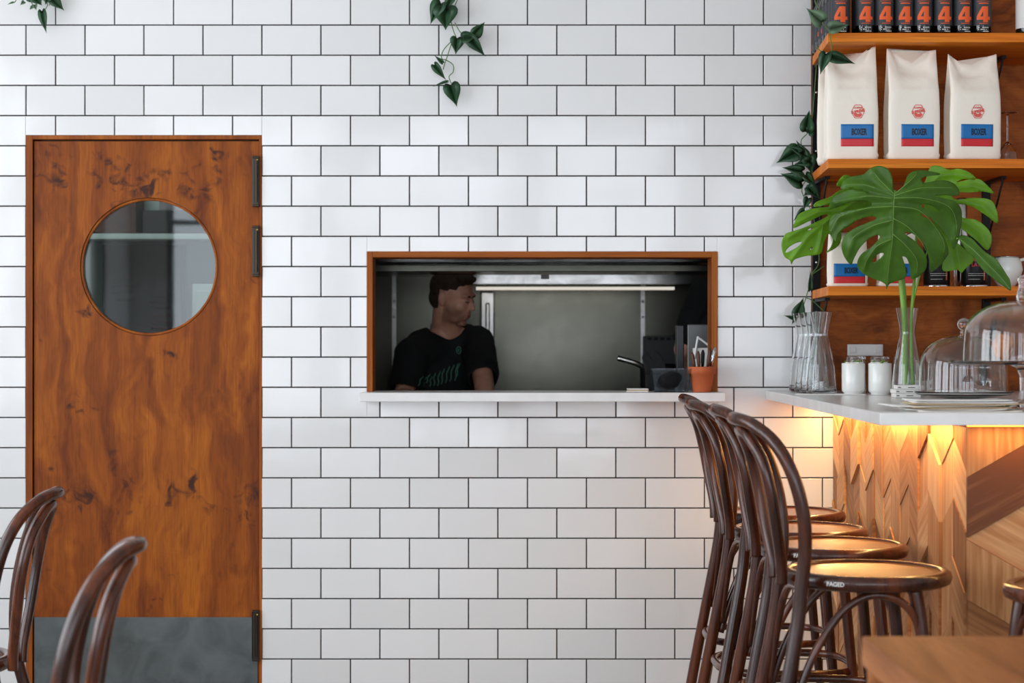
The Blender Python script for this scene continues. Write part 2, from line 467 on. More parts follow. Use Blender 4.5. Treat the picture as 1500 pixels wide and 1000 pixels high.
# floor, ceiling, other walls (the room the daylight comes through)
XL, XR, YF, ZT = -3.2, 3.4, -9.6, 3.3
bm = NB(); bx(bm, XL-.1, XR+.1, YF-.1, 2.3, -.1, 0); struct('floor', bm, M['floor'])
bm = NB(); bx(bm, XL-.1, XR+.1, YF-.1, 2.3, ZT, ZT+.1); struct('ceiling', bm, M['whitewall'])
bm = NB(); bx(bm, XR, XR+.1, YF, 2.3, 0, ZT); struct('wall_right', bm, M['whitewall'])
# left wall with windows, the last one added to brighten the tiles, front (street) wall with four bays
def wall_with(name, along, fixed0, fixed1, lo, hi, wins):
    bm = NB(); rs = [(lo, hi, 0, ZT)]
    for h in wins: rs = [q for r in rs for q in subtract(r, h)]
    for (a, b, c, d) in rs:
        if along == 'x': bx(bm, a, b, fixed0, fixed1, c, d)
        else: bx(bm, fixed0, fixed1, a, b, c, d)
    struct(name, bm, M['whitewall'])
fw = [(-2.9, -1.55, .5, 3.0), (-1.4, -.05, .5, 3.0), (.1, 1.45, .5, 3.0), (1.6, 3.1, .1, 3.0)]
lw = [(-8.6, -6.9, .8, 3.0), (-6.5, -4.8, .8, 3.0), (-4.4, -2.7, .8, 3.0), (-2.4, -.9, .8, 3.0)]
wall_with('wall_front', 'x', YF-.1, YF, XL, XR, fw)
wall_with('wall_left', 'y', XL-.1, XL, YF, 2.3, lw)
def win_frame(n, along, fx, r):
    bm = NB(); a, b, c, d = r; t = .05
    parts = [(a, a+t, c, d), (b-t, b, c, d), (a+t, b-t, c, c+t), (a+t, b-t, d-t, d), ((a+b)/2-.02, (a+b)/2+.02, c+t, d-t), (a+t, b-t, 2.25, 2.29)]
    for (p, q, u, w) in parts:
        if along == 'x': bx(bm, p, q, fx-.03, fx+.03, u, w)
        else: bx(bm, fx-.03, fx+.03, p, q, u, w)
    struct('window_%d' % n, bm, M['mullion'])
for i, r in enumerate(fw): win_frame(i+1, 'x', YF-.05, r)
for i, r in enumerate(lw): win_frame(i+5 if i < 3 else 9, 'y', XL-.05, r)  # last frame belongs to the unseen window added for more light

# ---------------------------------------------------------------- door
def door():
    x0, x1, zt = -1.667, -.857, 1.977
    bm = NB()
    bx(bm, x0, x0+.022, -.004, .12, 0, zt); bx(bm, x1-.010, x1, -.004, .12, 0, zt); bx(bm, x0+.022, x1-.010, -.004, .12, zt-.014, zt)
    bx(bm, x0+.022, x0+.034, .055, .075, 0, zt-.014)
    struct('trim_1', bm, M['frame'], bevel=.001)
    a, b, z0, z1 = x0+.026, x1-.012, .01, zt-.020
    cx, cz, r = (218-750)/427.0, CAMZ+(500-390.5)/427.0, .2375
    y0, y1 = .006, .050
    bm = NB(); n = 96
    ring = []
    # leaf with a round hole: front, back, hole wall and edges
    def outer(ang):
        dx, dz = math.cos(ang), math.sin(ang)
        t = min(((b-cx)/dx if dx > 1e-9 else 9e9), ((a-cx)/dx if dx < -1e-9 else 9e9), ((z1-cz)/dz if dz > 1e-9 else 9e9), ((z0-cz)/dz if dz < -1e-9 else 9e9))
        return cx+dx*t, cz+dz*t
    angs = sorted([2*PI*k/n for k in range(n)]+[math.atan2(q-cz, p-cx) % (2*PI) for p in (a, b) for q in (z0, z1)])
    R4 = []
    for t in angs:
        ox, oz = outer(t); ix, iz = cx+r*math.cos(t), cz+r*math.sin(t)
        R4.append([bm.verts.new((ox, y0, oz)), bm.verts.new((ix, y0, iz)), bm.verts.new((ix, y1, iz)), bm.verts.new((ox, y1, oz))])
    for i in range(len(R4)):
        p, q = R4[i], R4[(i+1) % len(R4)]
        for k in range(4):
            bm.faces.new((p[k], p[(k+1) % 4], q[(k+1) % 4], q[k]))
    leaf = struct('door_1', bm, M['door'])
    bm = NB()
    lathe(bm, [(r-.001, .0), (r-.001, .006), (r-.010, .006), (r-.010, -.0), (r-.001, 0)], 80, M=Matrix.Translation((cx, .016, cz)) @ Matrix.Rotation(PI/2, 4, 'X'))
    build('window_bead', bm, M['frame'], leaf, smooth=True)
    bm = NB(); lathe(bm, [(0, 0), (r-.003, 0), (r-.003, .006), (0, .006)], 80, smooth=False, M=Matrix.Translation((cx, .030, cz)) @ Matrix.Rotation(PI/2, 4, 'X'))
    build('round_glass', bm, M['thinglass'], leaf)
    bm = NB(); bx(bm, a+.001, b-.004, .0025, .0055, z0+.005, CAMZ-404/427.0)
    kp = build('kick_plate', bm, M['kick'], leaf, bevel=.0005); kp['label'] = 'scuffed stainless steel kick plate'
    for (za, zb) in ((1.905, 1.731), (1.666, 1.492), (.350, .176)):
        bm = NB()
        hx = (375.5-750)/427.0; w = .011
        bx(bm, hx-w, hx+w, -.018, -.001, zb+.006, za-.006)
        bx(bm, hx-w-.001, hx+w+.001, -.020, -.001, za-.008, za); bx(bm, hx-w-.001, hx+w+.001, -.020, -.001, zb, zb+.008)
        lathe(bm, [(.0055, 0), (.0055, za-zb-.03)], 12, c=(hx+.003, -.018, zb+.015))
        bx(bm, hx-w-.004, hx-w, -.006, .0055, zb+.004, za-.004)
        h = build('hinge', bm, M['hinge'], leaf, bevel=.002)
        bm = NB(); ell(bm, (hx+.006, -.021, za-.014), (.003, .002, .003), seg=10, rings=6)
        build('pin', bm, M['brass'], h, smooth=True)
door()

# ---------------------------------------------------------------- serving hatch
def hatch():
    bm = NB(); x0, x1, z0, z1 = -.497, .704, 1.098, 1.578; t = .020
    bx(bm, x0, x0+t, -.012, .13, z0, z1); bx(bm, x1-t, x1, -.012, .13, z0, z1)
    o = struct('window_8', bm, M['frame'], bevel=.0015)
    bm = NB(); bx(bm, x0+t, x1-t, -.012, .13, z1-t, z1)
    struct('window_8_frame', bm, M['framex'], o, bevel=.0015)
    bm = NB(); bx(bm, -.512, .716, -.15, .16, 1.068, 1.098)
    s = build('hatch_sill', bm, M['stone'], None, bevel=.002)
    tag(s, 'long white stone sill under the serving hatch', 'shelf')
hatch()

# ---------------------------------------------------------------- rooms behind
def kitchen():
    Y1 = 2.1
    bm = NB(); bx(bm, -3.2, 3.4, Y1, Y1+.1, 0, ZT); struct('wall_kitchen', bm, M['palewall'])
    bm = NB(); bx(bm, -.86, -.80, .12, Y1, 0, ZT); struct('wall_partition', bm, M['whitewall'])
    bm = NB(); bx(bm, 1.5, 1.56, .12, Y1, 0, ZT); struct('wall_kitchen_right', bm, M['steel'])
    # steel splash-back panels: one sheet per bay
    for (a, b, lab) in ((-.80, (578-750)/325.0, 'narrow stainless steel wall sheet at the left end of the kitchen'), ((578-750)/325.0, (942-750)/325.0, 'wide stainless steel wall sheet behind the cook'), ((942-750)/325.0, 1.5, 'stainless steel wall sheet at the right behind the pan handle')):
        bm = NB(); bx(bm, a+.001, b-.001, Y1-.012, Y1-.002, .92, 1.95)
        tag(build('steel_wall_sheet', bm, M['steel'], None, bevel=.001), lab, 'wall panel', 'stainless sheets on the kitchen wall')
    for px, lab in ((577, 'upright steel joint strip at the left of the cook'), (942, 'upright steel joint strip with screws, right of centre')):
        X = (px-750)/326.0
        bm = NB(); bx(bm, X-.009, X+.009, Y1-.018, Y1-.012, .92, 1.95)
        for z in (1.2, 1.38, 1.45): lathe(bm, [(0, .004), (.005, .003), (.006, 0)], 10, M=Matrix.Translation((X, Y1-.018, z)) @ Matrix.Rotation(PI/2, 4, 'X'))
        tag(build('joint_strip', bm, M['steelv'], None), lab, 'metal strip')
    # extraction hood over the back line
    t = thing('extractor_hood', 'brushed stainless extractor hood across the back of the kitchen', 'extractor hood', (0, 0, 1.5))
    def loc(bm): bmesh.ops.translate(bm, verts=bm.verts[:], vec=(0, 0, -1.5)); return bm
    zb = CAMZ+(500-417)/345.0
    bm = NB(); bx(bm, -.79, 1.42, 1.55, Y1-.02, zb+.05, zb+.35); n_ = len(bm.verts); bx(bm, (684-750)/345.0, 1.30, 1.52, 1.55, zb, zb+.068); bm.verts.ensure_lookup_table()
    for v in bm.verts[n_:]:
        if v.co.z > zb+.03 and v.co.y < 1.53: v.co.y -= .0035
    build('canopy', loc(bm), M['hood'], t, bevel=.002)
    bm = NB(); bx(bm, -.79, 1.42, 1.50, 1.52, zb+.068, zb+.078)
    build('lip', loc(bm), M['steelv'], t, bevel=.001)
    zl = CAMZ+(500-424)/345.0
    bm = NB(); bx(bm, (698-750)/340.0, (985-750)/340.0, 1.60, 1.66, zl, zl+.012)
    q = build('lamp_tube', loc(bm), M['tube'], t); q['label'] = 'thin glowing lamp tube'
    bm = NB(); bx(bm, (792-750)/345.0, (804-750)/345.0, 1.516, 1.5195, zb+.022, zb+.042)
    build('label_plate', loc(bm), M['paper'], t)
    # heated pass shelf just behind the hatch head
    zc = CAMZ+(500-397)/393.0
    t = thing('pass_shelf', 'stainless overhead shelf rail just inside the top of the hatch', 'shelf', (0, 0, zc))
    bm = NB(); bx(bm, -.70, .86, .58, .98, .0, .012); bx(bm, -.70, .86, .56, .58, -.002, .022)
    build('deck', bm, M['steel'], t, bevel=.002)
    bm = NB(); bx(bm, -.70, .86, .575, .60, .032, .060)
    build('rail', bm, M['hood'], t, bevel=.004)
    for X in (-.66, .82):
        bm = NB(); bx(bm, X-.012, X+.012, .575, .60, .01, ZT-zc); build('hanger', bm, M['steelv'], t)
    # bench
    t = thing('kitchen_bench', 'stainless steel prep bench behind the serving hatch', 'bench', (0, 0, 0))
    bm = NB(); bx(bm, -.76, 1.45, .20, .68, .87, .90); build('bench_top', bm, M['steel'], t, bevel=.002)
    for X in (-.72, 1.40):
        for Y in (.24, .64):
            bm = NB(); bx(bm, X-.018, X+.018, Y-.018, Y+.018, 0, .87); build('leg', bm, M['steelv'], t)
    t = thing('back_bench', 'stainless cooking bench along the kitchen back wall', 'bench', (0, 0, 0))
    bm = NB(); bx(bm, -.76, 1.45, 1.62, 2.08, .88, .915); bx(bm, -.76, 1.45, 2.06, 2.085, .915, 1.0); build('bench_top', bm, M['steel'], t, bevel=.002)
    for X in (-.72, 1.40):
        for Y in (1.66, 2.04):
            bm = NB(); bx(bm, X-.018, X+.018, Y-.018, Y+.018, 0, .88); build('leg', bm, M['steelv'], t)
    # hanging steel bracket behind the man's shoulder
    p = at(714, 470, 2.05)
    bm = NB(); bx(bm, p.x-.030, p.x+.032, 1.99, 2.085, p.z-.10, p.z+.13); bx(bm, p.x-.008, p.x+.012, 1.975, 1.99, p.z-.12, p.z+.08)
    tag(build('paper_towel_holder', bm, M['steelv'], None, bevel=.006), 'steel dispenser on the wall behind the man\'s shoulder', 'dispenser')
    # grey tray / unit behind on the right
    a, b = at(945, 492, 1.9), at(992, 540, 1.9)
    t = thing('wall_rack', 'dark grey slotted rack on the back bench, right of the seam', 'rack', ((a.x+b.x)/2, 1.9, .915))
    bm = NB(); w = (b.x-a.x)/2; h = a.z-.915
    bx(bm, -w, w, -.01, .15, 0, h); build('body', bm, M['board'], t, bevel=.003)
    bm = NB()
    for i in range(5): bx(bm, -w+.01+i*.028, -w+.028+i*.028, -.013, -.0105, h-.018, h-.006)
    build('slots', bm, M['chalk'], t)
    # back room seen through the round window
    t = thing('notice_board', 'dark board with handwriting seen through the round door window', 'board', (0, 2.0, 1.2))
    a, b = at(150, 350, 1.98), at(266, 500, 1.98)
    bm = NB(); bx(bm, a.x, b.x, -.02, .0995, b.z-1.25, a.z-1.225); build('panel', bm, M['board'], t, bevel=.003)
    bm = NB(); R2 = random.Random(3)
    for (px, py, w, rows) in ((184, 412, 40, 3), (236, 434, 36, 3), (182, 438, 30, 1)):
        for r in range(rows):
            p = at(px, py+r*8, 1.97); x = p.x-w/2/330
            pts = []
            while x < p.x+w/2/330:
                pts.append(Vector((x, -.022, p.z-1.2+R2.uniform(-.009, .009)))); x += R2.uniform(.004, .008)
            tube(bm, pts, .0016, 5)
    build('handwriting', bm, M['chalk'], t)
    bm = NB()
    for r in range(3):
        p = at(238, 462+r*9, 1.97); x = p.x-.05; pts = []
        while x < p.x+.05:
            pts.append(Vector((x, -.022, p.z-1.2+R2.uniform(-.008, .008)))); x += R2.uniform(.004, .008)
        tube(bm, pts, .0018, 5)
    q = build('red_handwriting', bm, M['redink'], t); q['label'] = 'dark red handwriting'
    a, b = at(118, 343, 1.9), at(320, 351, 1.9)
    bm = NB(); bx(bm, a.x-.1, b.x+.1, 1.85, 2.09, b.z, a.z)
    tag(build('back_room_shelf', bm, M['palewall'], None, bevel=.002), 'pale shelf edge above the dark board in the back room', 'shelf')
    a, b = at(140, 285, 2.0), at(300, 343, 2.0)
    bm = NB(); bx(bm, a.x-.2, a.x+.20, 1.90, 2.09, b.z+.001, a.z+.1)
    tag(build('brown_crate', bm, M['brick'], None, bevel=.004), 'dark brown crate on the back room shelf, left', 'crate')
    bm = NB(); bx(bm, a.x+.23, b.x+.3, 1.90, 2.09, b.z+.001, b.z+.10)
    tag(build('black_box', bm, M['chalk'], None, bevel=.004), 'black box on the back room shelf, right', 'box')
    a = at(238, 292, 1.9); 
    bm = NB(); bx(bm, a.x-.02, a.x+.09, 1.93, 2.06, b.z+.1015, b.z+.17)
    tag(build('grey_carton', bm, M['grey'], None, bevel=.003), 'pale grey carton on top of the black box in the back room', 'carton')
    a = at(280, 415, 1.8)
    t = thing('fuse_cabinet', 'pale green cabinet in the back room beyond the door window', 'cabinet', (a.x+.08, 1.97, 0))
    bm = NB(); bx(bm, -.09, .09, -.08, .1, 0, a.z); build('body', bm, M['palewall'], t, bevel=.003)
    bm = NB(); bx(bm, -.07, .07, -.095, -.081, .6, a.z-.03); build('door', bm, M['palewall'], t, bevel=.003)
kitchen()

# ---------------------------------------------------------------- bar
BX = 1.112; BY = -1.955
def cladding(face):
    """chevron boards on one face of the bar; u runs along the face, z up"""
    bm = NB(); uvl = bm.loops.layers.uv.new('grain'); tl = bm.faces.layers.float.new('tone')
    L = 1.94 if face == 'side' else 1.45
    W = .130; H = .147; sl = math.tan(math.radians(29.5))
    top = 1.062
    if face == 'front': W = .26
    ncol = int(L/W)+1
    for c in range(ncol):
        u0 = c*W; u1 = min(u0+W, L)
        s = 1 if c % 2 == 0 else -1          # slope of this column, seen from outside
        za0 = -.5-(.015 if face == 'side' else .0)
        stack = []
        if face == 'front':
            a_, b_ = (lambda q: q), (lambda q: (q[1], q[0], q[3], q[2]))
            fl = a_ if c % 2 == 0 else b_
            base = [(.942, 1.090, 1.30, 1.30, True, .5), (.795, .943, .942, 1.090, False, -.02), (.790, .642, .795, .943, False, .66)]
            zz_ = .790; tn = (.55, .34, .72, .48, .25, .6, .4, .5, .3)
            for q in range(7): base.append((zz_-.146, zz_-.146-.148, zz_, zz_-.148, q % 2 == 0, tn[(q+c) % 9])); zz_ -= .146
            for q in base: stack.append(fl(q[:4])+q[4:])
        k = 0
        z = za0
        while z < top+.3 and (face == 'side' or k < len(stack)):
            g = R.random() < .38
            tone = R.choice((.25, .45, .55, .7, .85))+R.uniform(-.08, .08)
            dep = R.choice((0, .003, .006, .010))+.010
            hh = H
            lo0 = z + (0 if s > 0 else sl*W); lo1 = z+(sl*(u1-u0) if s > 0 else sl*(W-(u1-u0)))
            poly = [(u0+.0006, lo0+.0006), (u1-.0006, lo1+.0006), (u1-.0006, lo1+hh-.0006), (u0+.0006, lo0+hh-.0006)]
            if face == 'front':
                q = stack[k]; k += 1; g = q[4]; tone = q[5]; fr_ = (u1-u0)/W; e_ = .0006
                zl, zr = q[0], q[0]+(q[1]-q[0])*fr_; tl_, tr_ = q[2], q[2]+(q[3]-q[2])*fr_
                s = 1 if (q[3]-q[2])+(q[1]-q[0]) > 0 else -1
                if tone == .66: s = -1 if c % 2 == 0 else 1
                poly = [(u0+e_, zl+e_), (u1-e_, zr+e_), (u1-e_, tr_-e_), (u0+e_, tl_-e_)]
            # clip to 0..top
            def clip(P, zc, keep_above):
                out = []
                for i in range(len(P)):
                    p, q = P[i], P[(i+1) % len(P)]
                    ip = (p[1] >= zc) == keep_above; iq = (q[1] >= zc) == keep_above
                    if ip: out.append(p)
                    if ip != iq:
                        t = (zc-p[1])/(q[1]-p[1]); out.append((p[0]+(q[0]-p[0])*t, zc))
                return out
            poly = clip(poly, 0.0, True)
            if len(poly) > 2: poly = clip(poly, top, False)
            if len(poly) > 2:
                def P(u, zz, d):
                    return (BX-d, BY+u, zz) if face == 'side' else (BX+u-.010, BY-d, zz)
                fr = [bm.verts.new(P(u, zz, dep)) for u, zz in poly]; bk = [bm.verts.new(P(u, zz, 0)) for u, zz in poly]
                fs = [bm.faces.new(fr)]
                for i in range(len(poly)):
                    j = (i+1) % len(poly); fs.append(bm.faces.new((fr[i], fr[j], bk[j], bk[i])))
                ang = PI/2 if g else s*math.radians(29.5)
                ca, sa = math.cos(ang), math.sin(ang); ou, ov = R.random()*9, R.random()*9
                for f in fs:
                    f[tl] = tone
                    for l in f.loops:
                        co = l.vert.co; u = (co.y-BY) if face == 'side' else (co.x-BX); zz = co.z
                        l[uvl].uv = ((u*ca+zz*sa)+ou, (-u*sa+zz*ca)+ov)
            z += hh
    return bm
def bar():
    t = thing('bar_counter', 'bar base clad in chevron timber boards under the white counter', 'bar', (BX, BY, 0))
    off = Vector((-BX, -BY, 0))
    for f in ('side', 'front'):
        bm = cladding(f); bmesh.ops.translate(bm, verts=bm.verts[:], vec=off)
        build(f+'_boards', bm, M['plank'], t)
    bm = NB(); bx(bm, 0, 1.45, 0, .5, 0, 1.066); bx(bm, 0, .4, .5, 1.94, 0, 1.066); build('carcass', bm, M['frame'], t)
    bm = NB()
    # worktop outline (L-shaped towards the wall), solid slab
    bx(bm, .868, 2.75, -2.085, -.010, 1.072, 1.102)
    tag(build('counter_top', bm, M['stone'], None, bevel=.002), 'white stone bar top jutting out from the tiled wall', 'worktop')
    bm = NB(); bx(bm, BX-.052, BX-.040, BY+.02, -.03, 1.066, 1.0715); 
    tag(build('led_strip', bm, M['led'], None), 'warm light strip under the stool side of the bar top', 'light strip')
    bm = NB(); bx(bm, BX-.02, 2.5, BY-.064, BY-.050, 1.066, 1.0715)
    tag(build('led_strip', bm, M['led'], None), 'warm light strip under the front edge of the bar top', 'light strip')
bar()

# ---------------------------------------------------------------- shelves
SY = -.545
SZ = [2.242, 1.845, 1.444]
def shelves():
    bm = NB(); bx(bm, 1.026, 3.399, -.008, -.0005, 1.103, 3.299)
    struct('trim_2', bm, M['panel'])
    for X, lab in ((1.040, 'black slotted upright at the tile edge behind the shelves'), (1.622, 'black slotted upright on the timber behind the tins')):
        t = thing('shelf_upright', lab, 'bracket rail', (X, -.008, 1.12), 0, 'black uprights carrying the shelves')
        bm = NB(); bx(bm, -.013, .013, -.022, 0, 0, 2.0); build('rail', bm, M['blackmetal'], t, bevel=.001)
        for z in (.25, .42, .62, .8, 1.0, 1.2):
            bm = NB(); lathe(bm, [(0, .004), (.004, .003), (.005, 0)], 10, M=Matrix.Translation((0, -.022, z)) @ Matrix.Rotation(PI/2, 4, 'X'))
            build('screw', bm, M['chrome'], t)
    labs = ['top timber shelf holding the row of dark bottles', 'middle timber shelf holding the large cream bags', 'lowest timber shelf holding tins and small cream bags']
    for z, lab in zip(SZ, labs):
        t = thing('timber_shelf', lab, 'shelf', (1.0, 0, z), 0, 'timber shelves behind the bar')
        bm = NB(); T = .029
        P = [(-.0045, SY), (1.75, SY), (1.75, -.0315), (.026, -.0315)]
        a = [bm.verts.new((x, y, 0)) for x, y in P]; b = [bm.verts.new((x, y, -T)) for x, y in P]
        bm.faces.new(a); bm.faces.new(list(reversed(b)))
        for i in range(4): bm.faces.new((a[i], b[i], b[(i+1) % 4], a[(i+1) % 4]))
        build('board', bm, M['shelf'], t, bevel=.0015)
        for X in (.040, .622):
            bm = NB()
            bx(bm, X-.008, X+.008, -.26, -.031, -T-.010, -T-.0005)
            tube(bm, [(X, -.25, -T-.008), (X, -.033, -.24)], .0035, 8)
            build('bracket', bm, M['blackmetal'], t)
shelves()
# ================================================================ BENTWOOD SEATING
def mirror(pts): return [(x, -y, z) for x, y, z in reversed(pts)]
def bentwood(name, label, cat, hs, bar=True, hback=.355, group=None, words=False, ring=True, table=False):
    """local frame: the sitter faces +x, backrest at -x"""
    t = thing(name, label, cat, group=group)
    B = M['bent']
    r = .200
    # seat: rounded rim with a shallow recessed veneer
    bm = NB()
    prof = [(0, hs-.034), (r-.016, hs-.036), (r-.004, hs-.030), (r, hs-.018), (r-.003, hs-.006), (r-.012, hs), (r-.024, hs), (r-.028, hs-.004)]
    lathe(bm, prof, 64); 
    seat = build('seat', bm, B, t)
    bm = NB(); lathe(bm, [(r-.028, hs-.0045), (r-.05, hs-.006), (0, hs-.008)], 64, smooth=True)
    lathe(bm, [(0, hs-.012), (r-.028, hs-.010), (r-.028, hs-.0045)], 64)
    sv = build('seat_panel', bm, M['bentseat'], seat)
    if words:
        bm = NB()
        def fn(p):
            a = -PI/2+p.x/r-.55; return Vector((math.cos(a)*(r+.0006-p.y), math.sin(a)*(r+.0006-p.y), p.z))
        add_text(bm, 'PAGED', .0135, 0, 0, hs-.018, .0002, fn=fn)
        q = build('maker_stamp', bm, M['paper'], seat); q['label'] = 'small white stamped lettering on the seat edge'
    k = hs/.735
    # outer hoop = rear legs + back
    up = hback/.355
    low = [(-.300, .190, 0), (-.262, .178, .22*k), (-.225, .165, .42*k), (-.192, .158, .60*k), (-.180, .156, hs-.03)]
    hi = [(-.172, .160, hs+.06*up), (-.178, .168, hs+.145*up), (-.202, .163, hs+.235*up), (-.238, .135, hs+.303*up), (-.282, .078, hs+.343*up), (-.315, 0, hs+.355*up)]
    half = low+hi
    path = catmull(half+mirror(half[:-1]), 7)
    L = len(path); rad = [.0178-.0025*abs(math.sin(PI*i/(L-1))) for i in range(L)]
    bm = NB(); tube(bm, path, rad, 12); build('back_hoop', bm, B, t)
    # inner hoop ending flush on the seat edge
    hi2 = [(-.210, .062, hs-.030), (-.212, .068, hs+.02), (-.226, .092, hs+.10*up), (-.242, .104, hs+.19*up), (-.262, .092, hs+.265*up), (-.288, .050, hs+.316*up), (-.298, 0, hs+.328*up)]
    path = catmull(hi2+mirror(hi2[:-1]), 6)
    bm = NB(); tube(bm, path, .0138, 10); build('inner_hoop', bm, B, t)
    # front legs
    for s in (1, -1):
        bm = NB(); pts = [(.085, .135*s, hs-.033), (.100, .142*s, .6*k), (.128, .155*s, .3*k), (.165, .175*s, 0)]
        pts = catmull(pts, 5); tube(bm, pts, [.0175-.005*i/(len(pts)-1) for i in range(len(pts))], 12)
        build('leg', bm, B, t)
    # bent braces under the seat
    if bar:
        for s in (1, -1):
            pts = [(.098, .142*s, hs-.135), (.075, .150*s, hs-.085), (.03, .158*s, hs-.050), (-.03, .158*s, hs-.047), (-.09, .160*s, hs-.085), (-.145, .164*s, hs-.165), (-.180, .166*s, hs-.245), (-.205, .166*s, hs-.330)]
            bm = NB(); tube(bm, catmull(pts, 5), .0095, 10); build('brace', bm, B, t)
        pts = [(.108, -.145, hs-.20), (.100, -.130, hs-.11), (.095, -.08, hs-.055), (.092, 0, hs-.045)]
        bm = NB(); tube(bm, catmull(pts+mirror(pts[:-1]), 5), .0095, 10); build('brace', bm, B, t)
        pts = [(-.205, -.160, hs-.30), (-.185, -.140, hs-.14), (-.172, -.09, hs-.06), (-.165, 0, hs-.045)]
        bm = NB(); tube(bm, catmull(pts+mirror(pts[:-1]), 5), .0095, 10); build('brace', bm, B, t)
    zr = .34 if bar else .20
    pts = []
    for i in range(48):
        a = 2*PI*i/48; c, s = math.cos(a), math.sin(a)
        e = 2/3.0
        pts.append((-.045+.195*math.copysign(abs(c)**e, c), .195*math.copysign(abs(s)**e, s), zr))
    if not bar: pts = [(p[0]*.9, p[1]*.85, p[2]) for p in pts]
    bm = NB(); tube(bm, pts, .0115, 10, closed=True, flat=1.0); build('foot_ring', bm, B, t)
    return t
g = 'bentwood stools along the side of the bar'
slabs = ['bentwood bar stool nearest the camera with stamp lettering on its seat edge', 'second bentwood bar stool from the front, behind the nearest one', 'third bentwood bar stool from the front, one from the tiled wall', 'bentwood bar stool closest to the tiled wall']
st = bentwood('bar_stool', slabs[0], 'stool', .735, group=g, words=True)
spots = [(.837, -2.075, .02), (.853, -1.495, -.02), (.831, -1.045, .03), (.857, -.505, -.01)]
st.location = (spots[0][0], spots[0][1], 0); st.rotation_euler.z = spots[0][2]
for (x, y, a), lab in list(zip(spots, slabs))[1:]: dup(st, (x, y, 0), a, lab)
dup(st, (1.287, -2.38, 0), -2.6, 'bentwood bar stool at the right frame edge in front of the bar', 'bentwood stool at the front of the bar')
ch = bentwood('bentwood_chair', 'bentwood chair cut off by the left frame edge, in front of the door jamb', 'chair', .46, bar=False, hback=.42, group='low bentwood chairs on the left')
ch.location = (-1.49, -1.65, 0); ch.rotation_euler.z = PI+.06
dup(ch, (-1.03, -2.97, 0), PI+.13, 'nearer blurred bentwood chair before the steel kick plate')

def cafe_table():
    s = 838.0; y = F/s+CAMY
    x0 = (1262-750)/s; z = CAMZ-(931-500)/s
    t = thing('cafe_table', 'brown timber table with its corner in the lower right of the frame', 'table', (x0+.4, y-.4, 0))
    bm = NB(); bx(bm, -.4, .4, -.4, .4, z-.052, z); build('table_top', bm, M['table'], t, bevel=.004, seg=3)
    bm = NB(); bx(bm, -.30, .30, -.02, .02, z-.075, z-.0525); bx(bm, -.02, .02, -.3, .3, z-.075, z-.0525); build('cross_frame', bm, M['blackmetal'], t)
    for (a, b) in ((-1, -1), (-1, 1), (1, -1), (1, 1)):
        bm = NB(); tube(bm, [(a*.378, b*.378, z-.0525), (a*.378, b*.378, 0)], .016, 12); build('leg', bm, M['table'], t)
    bm = NB(); bx(bm, -.355, -.335, -.33, .33, z-.20, z-.053); q = build('underpanel', bm, M['white'], t, bevel=.002); q['label'] = 'plain white panel under the table top'  # added panel standing in for an unidentified white shape
cafe_table()

# ================================================================ SHELF GOODS
def bottle4():
    t = thing('beer_bottle', '', 'bottle'); r = .0298
    bm = NB(); lathe(bm, [(0, .003), (.022, 0), (r-.002, .002), (r, .006), (r, .130), (r-.003, .143), (.017, .162), (.0135, .175), (.013, .205), (.0145, .207), (.0145, .214), (.013, .215), (0, .215)], 28)
    body = build('bottle_body', bm, M['bottle'], t)
    bm = NB(); lathe(bm, [(r+.0004, .027), (r+.0004, .124)], 36); lathe(bm, [(r+.0001, .124), (r+.0001, .027)], 36)
    lb = build('label', bm, M['blabel'], t); lb['label'] = 'charcoal paper label'
    def wrap(p):
        a = -PI/2+p.x/r; rr = r+.0010-p.y; return Vector((rr*math.cos(a), rr*math.sin(a), p.z))
    bm = NB()
    # heavy slab 4
    O = [(.27, 0), (.63, 0), (.63, .17), (.80, .17), (.80, .36), (.63, .36), (.63, 1.0), (.30, 1.0), (0, .40), (0, .17), (.40, .17)]
    O = [(.40, 0), (.72, 0), (.72, .16), (.88, .16), (.88, .36), (.72, .36), (.72, 1.0), (.34, 1.0), (0, .38), (0, .16), (.40, .16)]
    I = [(.40, .36), (.22, .36), (.40, .70)]
    Hh = .050; Wd = .050; z0 = .036
    dens = []
    def put(poly, holes=None):
        loops = [[Vector((p[0], p[1], 0)) for p in poly]]
        if holes: loops += [[Vector((p[0], p[1], 0)) for p in h] for h in holes]
        flat = [v for l in loops for v in l]
        vs = [bm.verts.new((v.x, v.y, 0)) for v in flat]
        for tr in geometry.tessellate_polygon(loops):
            try: bm.faces.new([vs[i] for i in tr])
            except ValueError: pass
    put(O, [I])
    bmesh.ops.subdivide_edges(bm, edges=bm.edges[:], cuts=3, use_grid_fill=True)
    for v in bm.verts: v.co = wrap(Vector(((v.co.x-.44)*Wd, 0, z0+v.co.y*Hh)))
    build('numeral', bm, M['orange'], lb)
    bm = NB()
    for (za, w, h) in ((.094, .030, .004), (.102, .040, .0012), (.031, .028, .0022)):
        n = 10
        for i in range(n):
            a0 = -w/2+w*i/n; a1 = a0+w/n*.86
            v = [bm.verts.new(wrap(Vector((a, 0, z)))) for a, z in ((a0, za), (a1, za), (a1, za+h), (a0, za+h))]; bm.faces.new(v)
    build('small_print', bm, M['orange'], lb)
    bm = NB(); R3 = random.Random(5)
    for row in (.006, .012, .018):
        x = -.016
        while x < .016:
            w = R3.uniform(.0015, .004)
            if R3.random() < .7:
                v = [bm.verts.new(wrap(Vector((a, .0004, z)))) for a, z in ((x, row), (x+w, row), (x+w, row+.003), (x, row+.003))]; bm.faces.new(v)
            x += w+.0012
    build('base_print', bm, M['paper'], t)
    return t
bt = bottle4(); n = 0
px = [1231, 1267, 1295, 1324, 1352, 1381, 1410, 1438]
